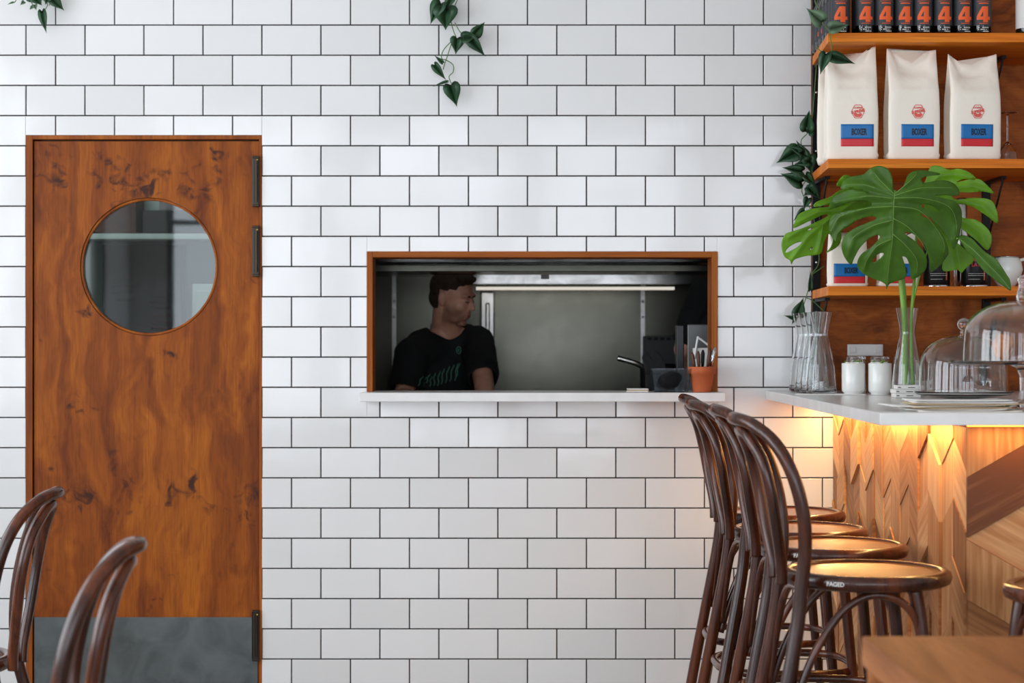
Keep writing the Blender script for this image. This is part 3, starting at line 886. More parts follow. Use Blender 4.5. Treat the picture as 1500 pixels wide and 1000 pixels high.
ords = ['first', 'second', 'third', 'fourth', 'fifth', 'sixth', 'seventh', 'eighth']
for j, p in enumerate(px):
    y = SY+.045+R.uniform(-.003, .003); X = (p-750)/(F/(y-CAMY))
    lab = 'dark bottle with orange 4, %s from left in the top shelf front row' % ords[j]
    if j == 0: bt.location = (X, y, SZ[0]+.0005); bt['label'] = lab; bt['group'] = 'front row of dark bottles on the top shelf'; bt.rotation_euler.z = -.1
    else: dup(bt, (X, y, SZ[0]+.0005), R.uniform(-.12, .12), lab)
o2 = ['second', 'third', 'fourth', 'fifth', 'sixth', 'seventh']
for i in range(6):
    y = SY+.045+.0655*(i+1); X = (1231-750)/460.0-.0005*i
    dup(bt, (X, y, SZ[0]+.0005), R.uniform(-.3, .3), 'dark bottle standing %s back in the left end column of the top shelf' % o2[i], 'bottles receding along the left end of the top shelf')
for j, p in enumerate(px[1:]):
    y = SY+.045+.068; X = (p-750)/(F/(SY+.045-CAMY))
    dup(bt, (X, y, SZ[0]+.0005), R.uniform(-.3, .3), 'dark bottle right behind the %s bottle of the front row, top shelf' % ords[j+1], 'second row of dark bottles on the top shelf')
# wine bottle with white label at the right
t = thing('wine_bottle', 'dark green wine bottle with a white label at the right end of the top shelf', 'bottle', ((1506-750)/460.0, SY+.06, SZ[0]+.0005))
bm = NB(); r = .040; lathe(bm, [(0, .004), (.03, 0), (r-.002, .002), (r, .008), (r, .19), (r-.006, .215), (.016, .245), (.014, .30), (0, .30)], 32); build('bottle_body', bm, M['greenbottle'], t)
bm = NB(); lathe(bm, [(r+.0005, .020), (r+.0005, .15)], 40); build('label', bm, M['paper'], t)
def wr(p):
    a = -PI/2+p.x/r; rr = r+.0012-p.y; return Vector((rr*math.cos(a), rr*math.sin(a), p.z))
bm = NB()
for i in range(20):
    a = 2*PI*i/20; a2 = 2*PI*(i+1)/20
    c = (0, .098); v = [bm.verts.new(wr(Vector((q[0]-.0, 0, q[1])))) for q in (c, (c[0]+.0095*math.cos(a), c[1]+.0095*math.sin(a)), (c[0]+.0095*math.cos(a2), c[1]+.0095*math.sin(a2)))]; bm.faces.new(v)
build('medallion', bm, M['brass'], t)
bm = NB()
for z, w in ((.063, .046), (.054, .03), (.045, .04), (.038, .034)):
    x = -w/2
    while x < w/2:
        v = [bm.verts.new(wr(Vector((a, 0, q)))) for a, q in ((x, z), (x+.002, z), (x+.002, z+.002), (x, z+.002))]; bm.faces.new(v); x += .003
build('small_print', bm, M['hinge'], t)

def coffee_bag(w, h, d, seed, lw, lh, lz, lx=0.012, emblem=True):
    """cream side-gusset bag, pinched and folded at the top; front faces -y"""
    rr = random.Random(seed); t = thing('coffee_bag', '', 'bag')
    nu, nv = 56, 44; bm = NB(); rings = []
    hw, hd = w/2, d/2
    vx = rr.uniform(-.15, .15); vd = rr.uniform(.06, .1)
    lean = rr.uniform(-.2, .2)
    def frontpt(u, v):
        """u in -1..1 across the front, returns y offset of front"""
        return 0
    for j in range(nv+1):
        v = j/nv
        topk = max(0, (v-.62)/.38)
        b = hd*(1-.94*topk**.9)*(1+.06*math.sin(v*PI))
        a = hw*(.97+.05*math.sin(min(1, v*1.6)*PI)*.6)*(1-.05*topk)
        if v < .05: a *= .96+.8*v; b *= .92+1.6*v
        ring = []
        for i in range(nu):
            th = 2*PI*i/nu; c, s = math.cos(th), math.sin(th); e = .34
            x = a*math.copysign(abs(c)**e, c); y = b*math.copysign(abs(s)**e, s)
            # gusset fold on the flanks
            if abs(c) > .75: x -= math.copysign(1, c)*(.011*(1-topk)+.004)*(1-min(1, abs(y)/max(b, 1e-4)))**1.2*(1 if v > .05 else 0)
            z = v*h
            sag = .042*topk**1.5*(1-min(1, abs(x-vx*hw)/hw))**1.2
            z -= sag
            z += lean*.06*topk*x/hw+.006*topk*math.sin(x/hw*5+seed)
            # folded V crease below the mouth
            if s < 0 and v > .55:
                du = abs(x-vx*hw)/hw; cre = max(0, 1-abs(du-(v-.66)*2.0)/.16)
                y += .020*cre*topk**.3*(1-topk*.6)
                y += .014*max(0, 1-abs(v-.82)/.1)*math.exp(-(du/.4)**2); y += .006*topk*math.sin(x/hw*7+v*22+seed)*(1-topk)
            nz = noise.noise(Vector((x*22+seed*3, y*22, z*16)))
            y += nz*.003*(.4+topk*1.6); x += nz*.0015
            ring.append(bm.verts.new((x, y, z)))
        rings.append(ring)
    for a, b in zip(rings, rings[1:]):
        for i in range(nu): f = bm.faces.new((a[i], a[(i+1) % nu], b[(i+1) % nu], b[i])); f.smooth = True
    bm.faces.new(list(reversed(rings[0]))); bm.faces.new(rings[-1])
    body = build('bag_body', bm, M['cream'], t, smooth=True)
    dg = bpy.context.evaluated_depsgraph_get(); dg.update()
    from mathutils.bvhtree import BVHTree
    bv = BVHTree.FromPolygons([v.co.copy() for v in body.data.vertices], [tuple(p.vertices) for p in body.data.polygons])
    def drop(p):
        hit = bv.ray_cast(Vector((p.x, -.5, p.z)), Vector((0, 1, 0)))[0]
        y = hit.y if hit else -hd
        return Vector((p.x, y-.0012+p.y, p.z))
    def patch(x0, x1, z0, z1, name, mat, off=0, parent=t):
        bm = NB(); n1, n2 = 14, 8
        g = [[bm.verts.new(drop(Vector((x0+(x1-x0)*i/n1, off, z0+(z1-z0)*k/n2)))) for i in range(n1+1)] for k in range(n2+1)]
        for k in range(n2):
            for i in range(n1): f = bm.faces.new((g[k][i], g[k][i+1], g[k+1][i+1], g[k+1][i])); f.smooth = True
        return build(name, bm, mat, parent, solid=.0006)
    lb = patch(lx-lw/2, lx+lw/2, lz+lh*.34, lz+lh, 'label', M['blue'])
    lb['label'] = 'blue label panel with dark lettering'
    q = patch(lx-lw/2, lx+lw/2, lz, lz+lh*.34, 'label_band', M['red'], parent=lb); q['label'] = 'red band along the foot of the label'
    bm = NB(); add_text(bm, 'BOXER', lh*.40, lx+lw*.05, -.0010, lz+lh*.64, .0009, sx=.54, fn=drop); build('label_lettering', bm, M['ink'], lb)
    if emblem:
        ex, ez, er = lx+.002, lz+lh+.040, .0215
        bm = NB()
        def arc(r0, r1, a0, a1, n=22):
            pr = None
            for i in range(n+1):
                a = a0+(a1-a0)*i/n; k = 1+.05*math.cos(6*a)
                c = [drop(Vector((ex+r*k*math.cos(a)*.92, 0, ez+r*k*math.sin(a)*1.05))) for r in (r0, r1)]
                cur = [bm.verts.new(p) for p in c]
                if pr: bm.faces.new((pr[0], pr[1], cur[1], cur[0]))
                pr = cur
        arc(er*.90, er, 0, 2*PI, 48)
        arc(er*.34, er*.80, PI*1.15, PI*1.85); arc(er*.88, er*.02, PI*1.2, PI*1.2)
        add_text(bm, 'COFFEE', .0075, ex, 0, ez+.0115, .0003, fn=drop)
        me_k = len(bm.verts)
        add_text(bm, 'SUPREME', .0125, 0, 0, 0, .0006, sx=.86, fn=lambda p: drop(Vector((ex+p.x*.97-p.z*.2, p.y, ez+p.z+p.x*.2))))
        build('round_emblem', bm, M['logo'], t)
    return t
yb = SY+.075
def bagloc(p, y=yb): return (p-750)/(F/(y-CAMY))
gb = 'large cream coffee bags on the middle shelf'
for i, (p, rz, lx, lab) in enumerate(((1246, -.02, .014, 'large cream coffee bag at the left end of the middle shelf, partly under ivy leaves'), (1335, .05, .008, 'large cream coffee bag in the middle of the front row of three'), (1424, .10, .000, 'large cream coffee bag beside the upturned stem glass'))):
    b = coffee_bag(.176, (.356, .358, .344)[i], .088, 11+i, .104, .070, .042, lx); b['label'] = lab; b['group'] = gb
    b.location = (bagloc(p), yb, SZ[1]+.0005); b.rotation_euler.z = rz
b = dup(b, (1.078, -.350, SZ[1]+.0005), -.25, 'cream coffee bag half hidden behind the leftmost large bag'); 
for i, (p, lab) in enumerate(((1241, 'small cream coffee bag under the left monstera leaf on the lowest shelf'), (1314, 'small cream coffee bag behind the monstera stems on the lowest shelf'))):
    b = coffee_bag(.132, .185, .07, 31+i, .100, .062, .010, 0, emblem=False); b['label'] = lab; b['group'] = 'small cream coffee bags on the lowest shelf'
    b.location = (bagloc(p, SY+.07), SY+.07, SZ[2]+.0005); b.rotation_euler.z = .02-.04*i
# stem glass, upturned
t = thing('stem_glass', 'small stem glass standing upside down at the right of the middle shelf', 'glass', (bagloc(1476, -.44), -.44, SZ[1]+.0005))
bm = NB(); lathe(bm, dense([(0, .058), (.010, .054), (.0285, .030), (.0325, 0), (.034, 0), (.030, .030), (.012, .056), (.0035, .064), (.003, .148), (.006, .152), (.030, .156), (.031, .158), (0, .160)]), 28); build('bowl', bm, M['glass'], t, smooth=True)
# tins
def tin(p, lab, h=.155, r=.042, words=None, y=SY+.075):
    t = thing('coffee_tin', lab, 'tin', (bagloc(p, y), y, SZ[2]+.0005), group='black tins on the lowest shelf')
    bm = NB(); lathe(bm, [(0, 0), (r-.001, 0), (r, .0015), (r, h-.008), (r-.001, h-.006), (0, h-.006)], 40); build('tin_body', bm, M['tin'], t)
    bm = NB(); lathe(bm, [(r-.0008, h-.0055), (r+.0012, h-.0055), (r+.0012, h+.004), (r-.002, h+.006), (0, h+.006)], 40); build('lid', bm, M['tin'], t)
    bm = NB(); lathe(bm, [(r+.0012, .0005), (r+.0012, .004), (r, .005)], 40); build('base_rim', bm, M['chrome'], t)
    def w2(p):
        a = -PI/2+p.x/r; rr = r+.0006-p.y; return Vector((rr*math.cos(a), rr*math.sin(a), p.z))
    bm = NB()
    if words:
        for i, w in enumerate(words): add_text(bm, w, .015, .004, 0, .084-.016*i, .0004, fn=w2)
        build('tin_lettering', bm, M['red'], t)
        bm = NB()
    bx_ = [(-.028, .030, .040, .0012), (-.028, .030, .034, .0012), (-.028, .010, .022, .0012)]
    for (a, b, z, hh) in bx_:
        n = 14
        for i in range(n):
            x0 = a+(b-a)*i/n; v = [bm.verts.new(w2(Vector((x, 0, q)))) for x, q in ((x0, z), (x0+(b-a)/n*.7, z), (x0+(b-a)/n*.7, z+hh), (x0, z+hh))]; bm.faces.new(v)
    build('small_print', bm, M['paper'], t)
    bm = NB(); v = [bm.verts.new(w2(Vector((x, 0, q)))) for x, q in ((.022, .02), (.028, .02), (.028, .062), (.022, .062))]; bm.faces.new(v); build('copper_stripe', bm, M['terra'], t)
tin(1372, 'black tin behind the monstera leaves, next to the small cream bags')
tin(1427, 'black tin with red lettering beside the white jug', words=['MASCOT', 'LATTE'])
t = thing('steel_flask', 'slim shiny steel flask glimpsed between the monstera leaves', 'flask', (bagloc(1409, -.38), -.38, SZ[2]+.0005))
bm = NB(); lathe(bm, [(0, 0), (.028, 0), (.029, .003), (.029, .16), (.016, .19), (.016, .21)], 28); build('flask_body', bm, M['chrome'], t, smooth=False)
bm = NB(); lathe(bm, [(.017, .21), (.017, .285), (.014, .29), (0, .29)], 24); build('cap', bm, M['steelv'], t)
# white jug / teapot
t = thing('white_jug', 'white porcelain pot with a curved handle on the lowest shelf', 'jug', (bagloc(1474, -.45), -.45, SZ[2]+.0005))
bm = NB(); lathe(bm, [(0, .002), (.024, 0), (.028, .003), (.045, .03), (.052, .055), (.048, .078), (.040, .092), (.038, .0945), (.036, .092), (.044, .078), (.048, .055), (.04, .03), (0, .008)], 40)
build('pot_body', bm, M['white'], t, smooth=True)
bm = NB(); lathe(bm, [(.0375, .0948), (.040, .0955), (.036, .0975), (0, .100)], 32); build('lid', bm, M['chrome'], t)
bm = NB(); tube(bm, catmull([(.040, 0, .084), (.064, 0, .088), (.076, 0, .068), (.066, 0, .040), (.040, 0, .026)], 6), .0055, 10); build('handle', bm, M['white'], t)
bm = NB(); tube(bm, catmull([(-.040, 0, .040), (-.060, 0, .055), (-.070, 0, .082)], 6), [.012-.0004*i for i in range(13)], 10); build('spout', bm, M['white'], t)

# ================================================================ ON THE BAR TOP
CT = 1.1025
def carafe_mesh(name='glass_body', h=.262, parent=None):
    k = h/.262
    o = [(0, .0), (.040, 0), (.0475, .004), (.0485, .012), (.047, .04), (.041, .095), (.030, .155), (.0235, .185), (.0235, .192), (.027, .215), (.036, .262)]
    i = [(.0348, .262), (.0255, .215), (.0218, .192), (.0218, .184), (.028, .155), (.039, .095), (.045, .04), (.0455, .016), (.040, .010), (0, .008)]
    bm = NB(); lathe(bm, dense([(r, z*k) for r, z in o+i]), 40); return build(name, bm, M['glass'], parent, smooth=True)
cs = [(1203, -.460, 'frontmost clear glass carafe on the left end of the bar top'), (1193, -.358, 'clear glass carafe, second in the row behind the frontmost'), (1185, -.256, 'clear glass carafe, third in the row towards the wall'), (1177, -.155, 'clear glass carafe at the back of the row against the wall')]
for i, (p, y, lab) in enumerate(cs):
    X = (p-750)/(F/(y-CAMY))
    if i == 0:
        c0 = carafe_mesh('glass_carafe'); tag(c0, lab, 'carafe', 'row of empty glass carafes'); c0.location = (X, y, CT)
    else:
        c = c0.copy(); COL.objects.link(c); c.location = (X, y, CT); c['label'] = lab
# crocheted / patterned cloth under the carafes
bm = NB()
for i in range(46):
    a = 2*PI*i/46
nx = 26
for i in range(nx):
    for j in range(10):
        if (i*7+j*5) % 3 == 0: continue
        bx(bm, i*.0078, i*.0078+.0072, j*.0090, j*.0090+.0082, 0, .0018)
bx(bm, -.002, nx*.0078+.002, -.002, .092, -.0006, .0006)
o = build('patterned_mat', bm, M['paper'], None); o.location = (.905, -.585, CT+.0005); o.rotation_euler.z = .05
tag(o, 'flat white openwork mat in front of the carafes', 'mat')
# two white cups with succulents
def cup(p, y, lab):
    X = (p-750)/(F/(y-CAMY)); t = thing('ceramic_cup', lab, 'cup', (X, y, CT), group='white planted cups on the bar')
    bm = NB(); r = .0365
    lathe(bm, [(0, 0), (.028, 0), (.029, .002), (.029, .006), (.035, .010), (r, .016), (r, .098), (r-.001, .0995), (r-.003, .098), (r-.003, .02), (0, .016)], 48); build('cup_body', bm, M['white'], t, smooth=True)
    bm = NB(); lathe(bm, [(0, .090), (r-.0035, .090)], 24); rr = random.Random(int(p))
    for i in range(44):
        a = rr.uniform(0, 2*PI); q = rr.uniform(0, .028); ell(bm, (q*math.cos(a), q*math.sin(a), .097), (.007, .006, .006), seg=8, rings=6)
    q = build('white_pebbles', bm, M['paper'], t)
    bm = NB()
    for i in range(9):
        a = rr.uniform(0, 2*PI); q = rr.uniform(.005, .026); ln = rr.uniform(.008, .016)
        tube(bm, [(q*math.cos(a), q*math.sin(a), .092), (q*1.15*math.cos(a)+.002, q*1.15*math.sin(a), .094+ln*.6), (q*1.3*math.cos(a)+.006, q*1.3*math.sin(a), .094+ln)], [.003, .0025, .0008], 6)
    build('sprout', bm, M['leafb'], t)
cup(1250, -.535, 'left one of two white cups planted with small green sprouts')
cup(1289, -.555, 'right one of two white cups planted with small green sprouts')
# tumblers upside down behind the cups
g0 = None; k = 0
for j in range(2):
    for i in range(4):
        if j == 1 and i == 3: continue
        y = -.30+.085*j; X = 1.125+.078*i+.02*j
        if g0 is None:
            bm = NB(); lathe(bm, dense([(0, .112), (.026, .110), (.029, .098), (.032, 0), (.034, 0), (.031, .10), (.028, .118), (.0, .120)]), 28)
            g0 = build('glass_tumbler', bm, M['glass'], None, smooth=True); g = g0
        else: g = g0.copy(); COL.objects.link(g)
        g.location = (X, y, CT)
        tag(g, 'upside down clear tumbler behind the cups, %s row, %s from the carafes' % (('front', 'back')[j], ('nearest', 'second', 'third', 'fourth')[i]), 'tumbler', 'tumblers behind the cups')
# wall socket
a, b = at(1241, 505, -.01), at(1293, 520, -.01)
t = thing('wall_socket', 'grey double power socket on the dark timber behind the cups', 'socket', ((a.x+b.x)/2, -.008, (a.z+b.z)/2))
w = (b.x-a.x)/2; bm = NB(); bx(bm, -w, w, -.012, 0, -.020, .020); build('plate', bm, M['stone'], t, bevel=.003)
for s in (-1, 1):
    bm = NB(); bx(bm, s*w*.72-.011, s*w*.72+.011, -.0145, -.0121, -.010, .010); build('switch', bm, M['stone'], t, bevel=.002)
# white boxed packs (tiny stacked books)
rr = random.Random(4); zz = CT
for i in range(3):
    bm = NB(); bx(bm, -.038, .038, -.03, .03, 0, .0118); o = build('white_booklet', bm, M['paper'], None, bevel=.001)
    bm = NB(); bx(bm, -.034, -.026, -.0304, -.0301, .004, .0065); bx(bm, -.005, .016, -.0304, -.0301, .004, .006); build('spine_print', bm, M['hinge'], o)
    o.location = (bagloc(1327+(0, -1, 3)[i], -.838), -.838, zz+.0004); o.rotation_euler.z = (.02, .06, -.03)[i]; zz += .0124
    tag(o, 'white booklet in the small pile before the vase, %s' % ('at the bottom', 'in the middle', 'on top')[i], 'booklet', 'front pile of white booklets')
zz = CT
for i in range(4):
    bm = NB(); bx(bm, -.034, .034, -.03, .03, 0, .0112); o = build('white_booklet', bm, M['paper'], None, bevel=.001)
    o.location = (bagloc(1341+(0, 1, -1, 1)[i], -.632), -.632, zz+.0004); o.rotation_euler.z = (.0, .05, -.04, .03)[i]; zz += .0118
    tag(o, 'white booklet in the taller pile right of the vase, %s' % ('lowest', 'second from below', 'third from below', 'topmost')[i], 'booklet', 'back pile of white booklets')
# cloche 1: dome with ball knob on a glass plate
def dome(c, r, h, sr, name, th=.003):
    o = []; n = 40
    for i in range(n+1):
        a = PI/2*i/n; o.append((r*math.cos(a)**.75 if i < n else 0, h*.42+h*.58*math.sin(a)))
    out = [(r*1.02, 0), (r*1.015, h*.2)]+o
    inn = []; r2, h2 = r-th, h-th
    for i in range(n+1):
        a = PI/2*i/n; inn.append((r2*math.cos(a)**.75 if i < n else 0, h2*.42+h2*.58*math.sin(a)))
    inn = list(reversed([(r*1.02-th, 0), (r*1.015-th, h*.2)]+inn))
    bm = NB(); lathe(bm, dense(out+inn+[(r*1.02, 0)]), 56); return bm
X = (1412-750)/500.0
t = thing('glass_cloche', 'low clear glass cloche with a ball knob standing on the bar top', 'cloche', (X, -.975, CT))
bm = NB(); lathe(bm, dense([(0, 0), (.06, 0), (.07, .004), (.136, .012), (.143, .020), (.142, .022), (.132, .0165), (0, .012)]), 56); build('glass_plate', bm, M['glass'], t, smooth=True)
bm = dome(0, .128, .170, 0, 'd'); bmesh.ops.translate(bm, verts=bm.verts[:], vec=(0, 0, .0175)); d = build('glass_dome', bm, M['glass'], t, smooth=True)
bm = NB(); lathe(bm, [(0, .1876), (.012, .1876), (.010, .196), (.009, .200), (.015, .206), (.019, .215), (.0185, .224), (.013, .233), (0, .237)], 28); build('knob', bm, M['glass'], d, smooth=True)
# cake stand nearer
s = 590.0; X = 1.275; Y = F/s+CAMY
t = thing('cake_stand', 'tall clear glass cake stand at the right end of the bar top', 'cake stand', (X, Y, CT))
bm = NB(); lathe(bm, dense([(0, .004), (.055, 0), (.060, .003), (.045, .010), (.018, .022), (.013, .045), (.014, .08), (.022, .102), (.04, .110), (.178, .111), (.186, .1135), (.187, .118), (.184, .1205), (.176, .119), (0, .118)]), 64); build('stand', bm, M['glass'], t, smooth=True)
t = thing('glass_dome_cover', 'clear glass dome over the pastries on the cake stand', 'cloche', (X, Y, CT+.1195))
bm = dome(0, .150, .148, 0, 'd', .0035); d = build('glass_dome', bm, M['glass'], t, smooth=True)
bm = NB(); lathe(bm, [(0, .1482), (.020, .1482), (.024, .152), (.021, .165), (.016, .190), (.020, .203), (.018, .210), (0, .212)], 28); build('knob', bm, M['glass'], d, smooth=True)
for i, (dx, dy, r, tl, lab) in enumerate(((-.062, -.03, .034, .35, 'round golden pastry at the left under the cake stand dome'), (.005, -.05, .036, -.25, 'round golden pastry in the middle under the cake stand dome'), (.03, .045, .036, .1, 'round golden pastry at the back under the cake stand dome'), (.078, -.012, .034, -.45, 'round golden pastry at the right under the cake stand dome'))):
    bm = NB(); bmesh.ops.create_icosphere(bm, subdivisions=4, radius=1)
    for v in bm.verts:
        n_ = noise.noise(v.co*3+Vector((i*5, 0, 0)))*.12+noise.noise(v.co*9)*.05
        v.co = Vector((v.co.x*r*.58, v.co.y*r, v.co.z*r))*(1+n_)
    o = build('pastry', bm, M['cookie'], None, smooth=True)
    o.rotation_euler = (0, tl*.3, tl); 
    zmin = min((o.rotation_euler.to_matrix() @ v.co).z for v in o.data.vertices)
    o.location = (X+dx, Y+dy, CT+.1195-zmin+.0005); tag(o, lab, 'pastry', 'pastries under the glass dome')
# second stand with dark plates behind (seen through the glass)
# menus
def sheet(w, d, seed, mat, curl=.004, th=.0012):
    bm = NB(); n1, n2 = 14, 10; g = []
    for j in range(n2+1):
        row = []
        for i in range(n1+1):
            x = -w/2+w*i/n1; y = -d/2+d*j/n2
            z = curl*(max(0, abs(i/n1-.5)*2-.5)*2)**2*.6+curl*.5*noise.noise(Vector((x*9+seed, y*9, seed)))
            row.append(bm.verts.new((x+(.004*noise.noise(Vector((seed*2.3, y*20, 0))) if i in (0, n1) else 0), y, max(0, z))))
        g.append(row)
    for j in range(n2):
        for i in range(n1): f = bm.faces.new((g[j][i], g[j][i+1], g[j+1][i+1], g[j+1][i])); f.smooth = True
    o = build('paper_menu', bm, mat, None, recalc=True)
    sd = o.modifiers.new('s', 'SOLIDIFY'); sd.thickness = th; sd.offset = 1
    return o
spec = [(1.095, -1.955, .25, .14, .03, 'cream'), (1.07, -1.95, .24, .13, -.05, 'paper'), (1.075, -1.955, .24, .13, .06, 'kraft'), (1.04, -1.945, .27, .13, .08, 'paper'), (1.09, -1.955, .26, .13, -.02, 'kraft'), (1.09, -1.95, .25, .13, -.07, 'paper'), (1.08, -1.945, .24, .13, .05, 'paper')]
names = ['lowest', 'second from below', 'third from below', 'middle one', 'third from top', 'second from top', 'topmost']
for i, (x, y, w, d, rz, m) in enumerate(spec):
    o = sheet(w, d, i+1, M[m], .0035, .0024); o.location = (x, y, CT+.0005+i*.0042); o.rotation_euler.z = rz
    tag(o, 'paper menu sheet on the bar top corner, %s of the pile' % names[i], 'menu', 'menus on the bar corner')

# ================================================================ ON THE HATCH SILL
SL = 1.0985
def on_sill(px, y): return (px-750)/(F/(y-CAMY))
# terracotta pot with cutlery
t = thing('terracotta_pot', 'terracotta pot at the right end of the hatch sill', 'pot', (on_sill(1028, -.07), -.07, SL))
bm = NB(); lathe(bm, [(0, .0), (.030, 0), (.0315, .002), (.041, .060), (.0462, .062), (.0475, .084), (.046, .086), (.043, .086), (.040, .060), (.029, .006), (0, .006)], 40); build('pot_body', bm, M['terra'], t, smooth=False)
R5 = random.Random(9)
for i, (dx, dy, lx, col, nm, lab) in enumerate(((-.024, .0, -.010, 'woodhandle', 'table_knife', 'wood handled knife leaning left in the terracotta pot'), (-.010, -.012, -.004, 'woodhandle', 'table_knife', 'wood handled knife upright, left of centre in the pot'), (.002, .01, .003, 'blackmetal', 'table_knife', 'dark handled knife upright in the middle of the pot'), (.016, -.008, .012, 'woodhandle', 'table_knife', 'wood handled knife leaning right in the terracotta pot'), (.022, .012, .024, 'chrome', 'table_fork', 'metal fork leaning out at the right of the pot'))):
    k = thing(nm, lab, 'cutlery', (on_sill(1028, -.07), -.07, SL), group='cutlery in the terracotta pot')
    top = (dx+lx, dy, .135+.004*i)
    a = Vector((dx*.5, dy*.5, .010)); b = Vector(top); m = a.lerp(b, .55)
    bm = NB(); tube(bm, [a, m], [.003, .004], 8, flat=.3); build('blade', bm, M['chrome'], k)
    bm = NB(); tube(bm, [m, m.lerp(b, .3), m.lerp(b, .8), b], [.004, .0062, .0068, .003], 10); build('handle', bm, M[col], k)
# clear tub
a, b = 953, 1012
x0, x1 = on_sill(a, -.06), on_sill(b, -.06)
t = thing('plastic_tub', 'clear plastic tub beside the terracotta pot on the hatch sill', 'tub', ((x0+x1)/2, -.05, SL))
w = (x1-x0)/2; bm = NB()
def frus(bm, w0, d0, w1, d1, z0, z1):
    a = [bm.verts.new((sx*w0, sy*d0, z0)) for sx, sy in ((-1, -1), (1, -1), (1, 1), (-1, 1))]
    b = [bm.verts.new((sx*w1, sy*d1, z1)) for sx, sy in ((-1, -1), (1, -1), (1, 1), (-1, 1))]
    for i in range(4): bm.faces.new((a[i], a[(i+1) % 4], b[(i+1) % 4], b[i]))
    return a, b
o_, p_ = frus(bm, w*.82, .040, w*.97, .048, 0, .076); i_, j_ = frus(bm, w*.81, .039, w*.955, .0465, .002, .076)
bm.faces.new(o_); bm.faces.new(i_)
for i in range(4): bm.faces.new((p_[i], p_[(i+1) % 4], j_[(i+1) % 4], j_[i]))
tb = build('tub_body', bm, M['plastic'], t)
bm = NB()
for (u0, u1, v0, v1) in ((-w, w, -.051, -.046), (-w, w, .0465, .051), (-w, -w*.955, -.046, .0465), (w*.955, w, -.046, .0465)): bx(bm, u0, u1, v0, v1, .0765, .0795)
build('rim', bm, M['plastic'], t)
# black cloth napkins in and rising from the tub
def blob(name, boxes, mat, lab, cat, loc, grp=None, vox=.004, it=6):
    bm = NB()
    for c, r, rot in boxes: ell(bm, c, r, Matrix.Rotation(rot[0], 4, 'X') @ Matrix.Rotation(rot[1], 4, 'Y') @ Matrix.Rotation(rot[2], 4, 'Z'))
    o = build(name, bm, mat, None, smooth=True)
    d = o.modifiers.new('r', 'REMESH'); d.mode = 'VOXEL'; d.voxel_size = vox; d.use_smooth_shade = True
    s = o.modifiers.new('s', 'SMOOTH'); s.iterations = it; s.factor = .5
    apply_mods(o); o.location = loc
    return tag(o, lab, cat, grp) if lab else o
cx = (x0+x1)/2
blob('folded_napkin', [((-.005, 0, .036), (.038, .028, .028), (0, 0, 0)), ((.01, 0, .05), (.03, .025, .02), (0, .2, 0))], M['blackcloth'], 'black cloth bundle inside the clear plastic tub', 'napkin', (cx, -.05, SL+.001))
bm = NB()
for pts in ([(-.055, .115), (-.048, .060), (-.030, .055), (-.032, .100), (-.043, .132), (-.050, .138)], [(-.034, .056), (-.004, .056), (-.010, .100), (-.020, .128), (-.028, .140), (-.036, .134), (-.037, .1)]):
    prism(bm, [(-.03+(x+.03)*1.75-.016, z) for x, z in pts], -.006, .010)
o = build('oven_glove', bm, M['blackcloth'], None, bevel=.004); o.location = (cx+.0, .030, SL+.0); 
# stand it on the sill behind the tub
bm2 = NB(); bm2.from_mesh(o.data)
bx(bm2, -.078, 0, -.004, .008, 0, .058); bm2.to_mesh(o.data); bm2.free()
o.location = (cx, .055, SL+.0005)
tag(o, 'black oven gloves standing up behind the clear tub', 'oven glove')
# napkins / order pad
for i in range(3):
    bm = NB(); bx(bm, -.038+.002*i, .036-.003*i, -.035, .035, 0, .0035)
    o = build('paper_napkin', bm, M['paper' if i != 1 else 'kraft'], None, bevel=.001); o.location = (on_sill(935, -.06), -.05, SL+.0004+i*.0038); o.rotation_euler.z = .1*i-.1
    tag(o, 'flat paper napkin left of the tub, %s of the pile' % ('bottom', 'middle', 'top')[i], 'napkin', 'napkins on the hatch sill')
# pan handle
p = at(905, 526, .45); q = at(950, 533, .45)
t = thing('saucepan', 'dark saucepan on the prep bench with its steel handle pointing left', 'pan', (q.x+.05, .50, .90))
hz = q.z-.9
bm = NB(); tube(bm, catmull([(p.x-q.x-.05, -.03, hz+.022), (-.10, -.03, hz+.004), (-.070, -.02, hz-.010)], 5), .007, 10, flat=1.4); build('handle', bm, M['steelv'], t)
bm = NB(); lathe(bm, [(0, .0), (.065, 0), (.075, .01), (.078, hz-.02), (.080, hz), (.075, hz-.02), (.072, .01), (0, .004)], 40); build('pan_body', bm, M['blackmetal'], t)
# tall dark bottle-like divider, laptop and white lamp arm behind the pot
a, b = at(990, 476, .30), at(1001, 573, .30)
bm = NB(); bx(bm, a.x, b.x, .27, .33, .9005, a.z)
tag(build('black_case', bm, M['tin'], None, bevel=.003), 'tall narrow black case standing behind the pot and tub', 'case')
a, b = at(1007, 475, .42), at(1050, 575, .42)
t = thing('laptop', 'grey laptop lid standing open behind the terracotta pot', 'laptop', ((a.x+b.x)/2+.045, .42, .9005))
w = (b.x-a.x)/2+.045
bm = NB(); bx(bm, -w, w, .01, .24, 0, .016); build('base', bm, M['grey'], t, bevel=.003)
bm = NB(); bx(bm, -w, w, -.006, .002, .016, a.z-.9005); build('screen', bm, M['grey'], t, bevel=.003)
p0, p1, p2, p3 = at(1014, 525, .30), at(1021, 494, .30), at(1040, 510, .30), at(1037, 528, .30)
bm = NB(); off = Vector((p0.x, .28, .9005))
bx(bm, 0, .062, -.02, .03, 0, at(0, 508, .30).z-.9005-.003)
t2 = thing('white_docket_stand', 'white stand with a bent white arm behind the terracotta pot', 'stand', off)
build('block', bm, M['white'], t2, bevel=.003)
bm = NB(); z_ = -.9005
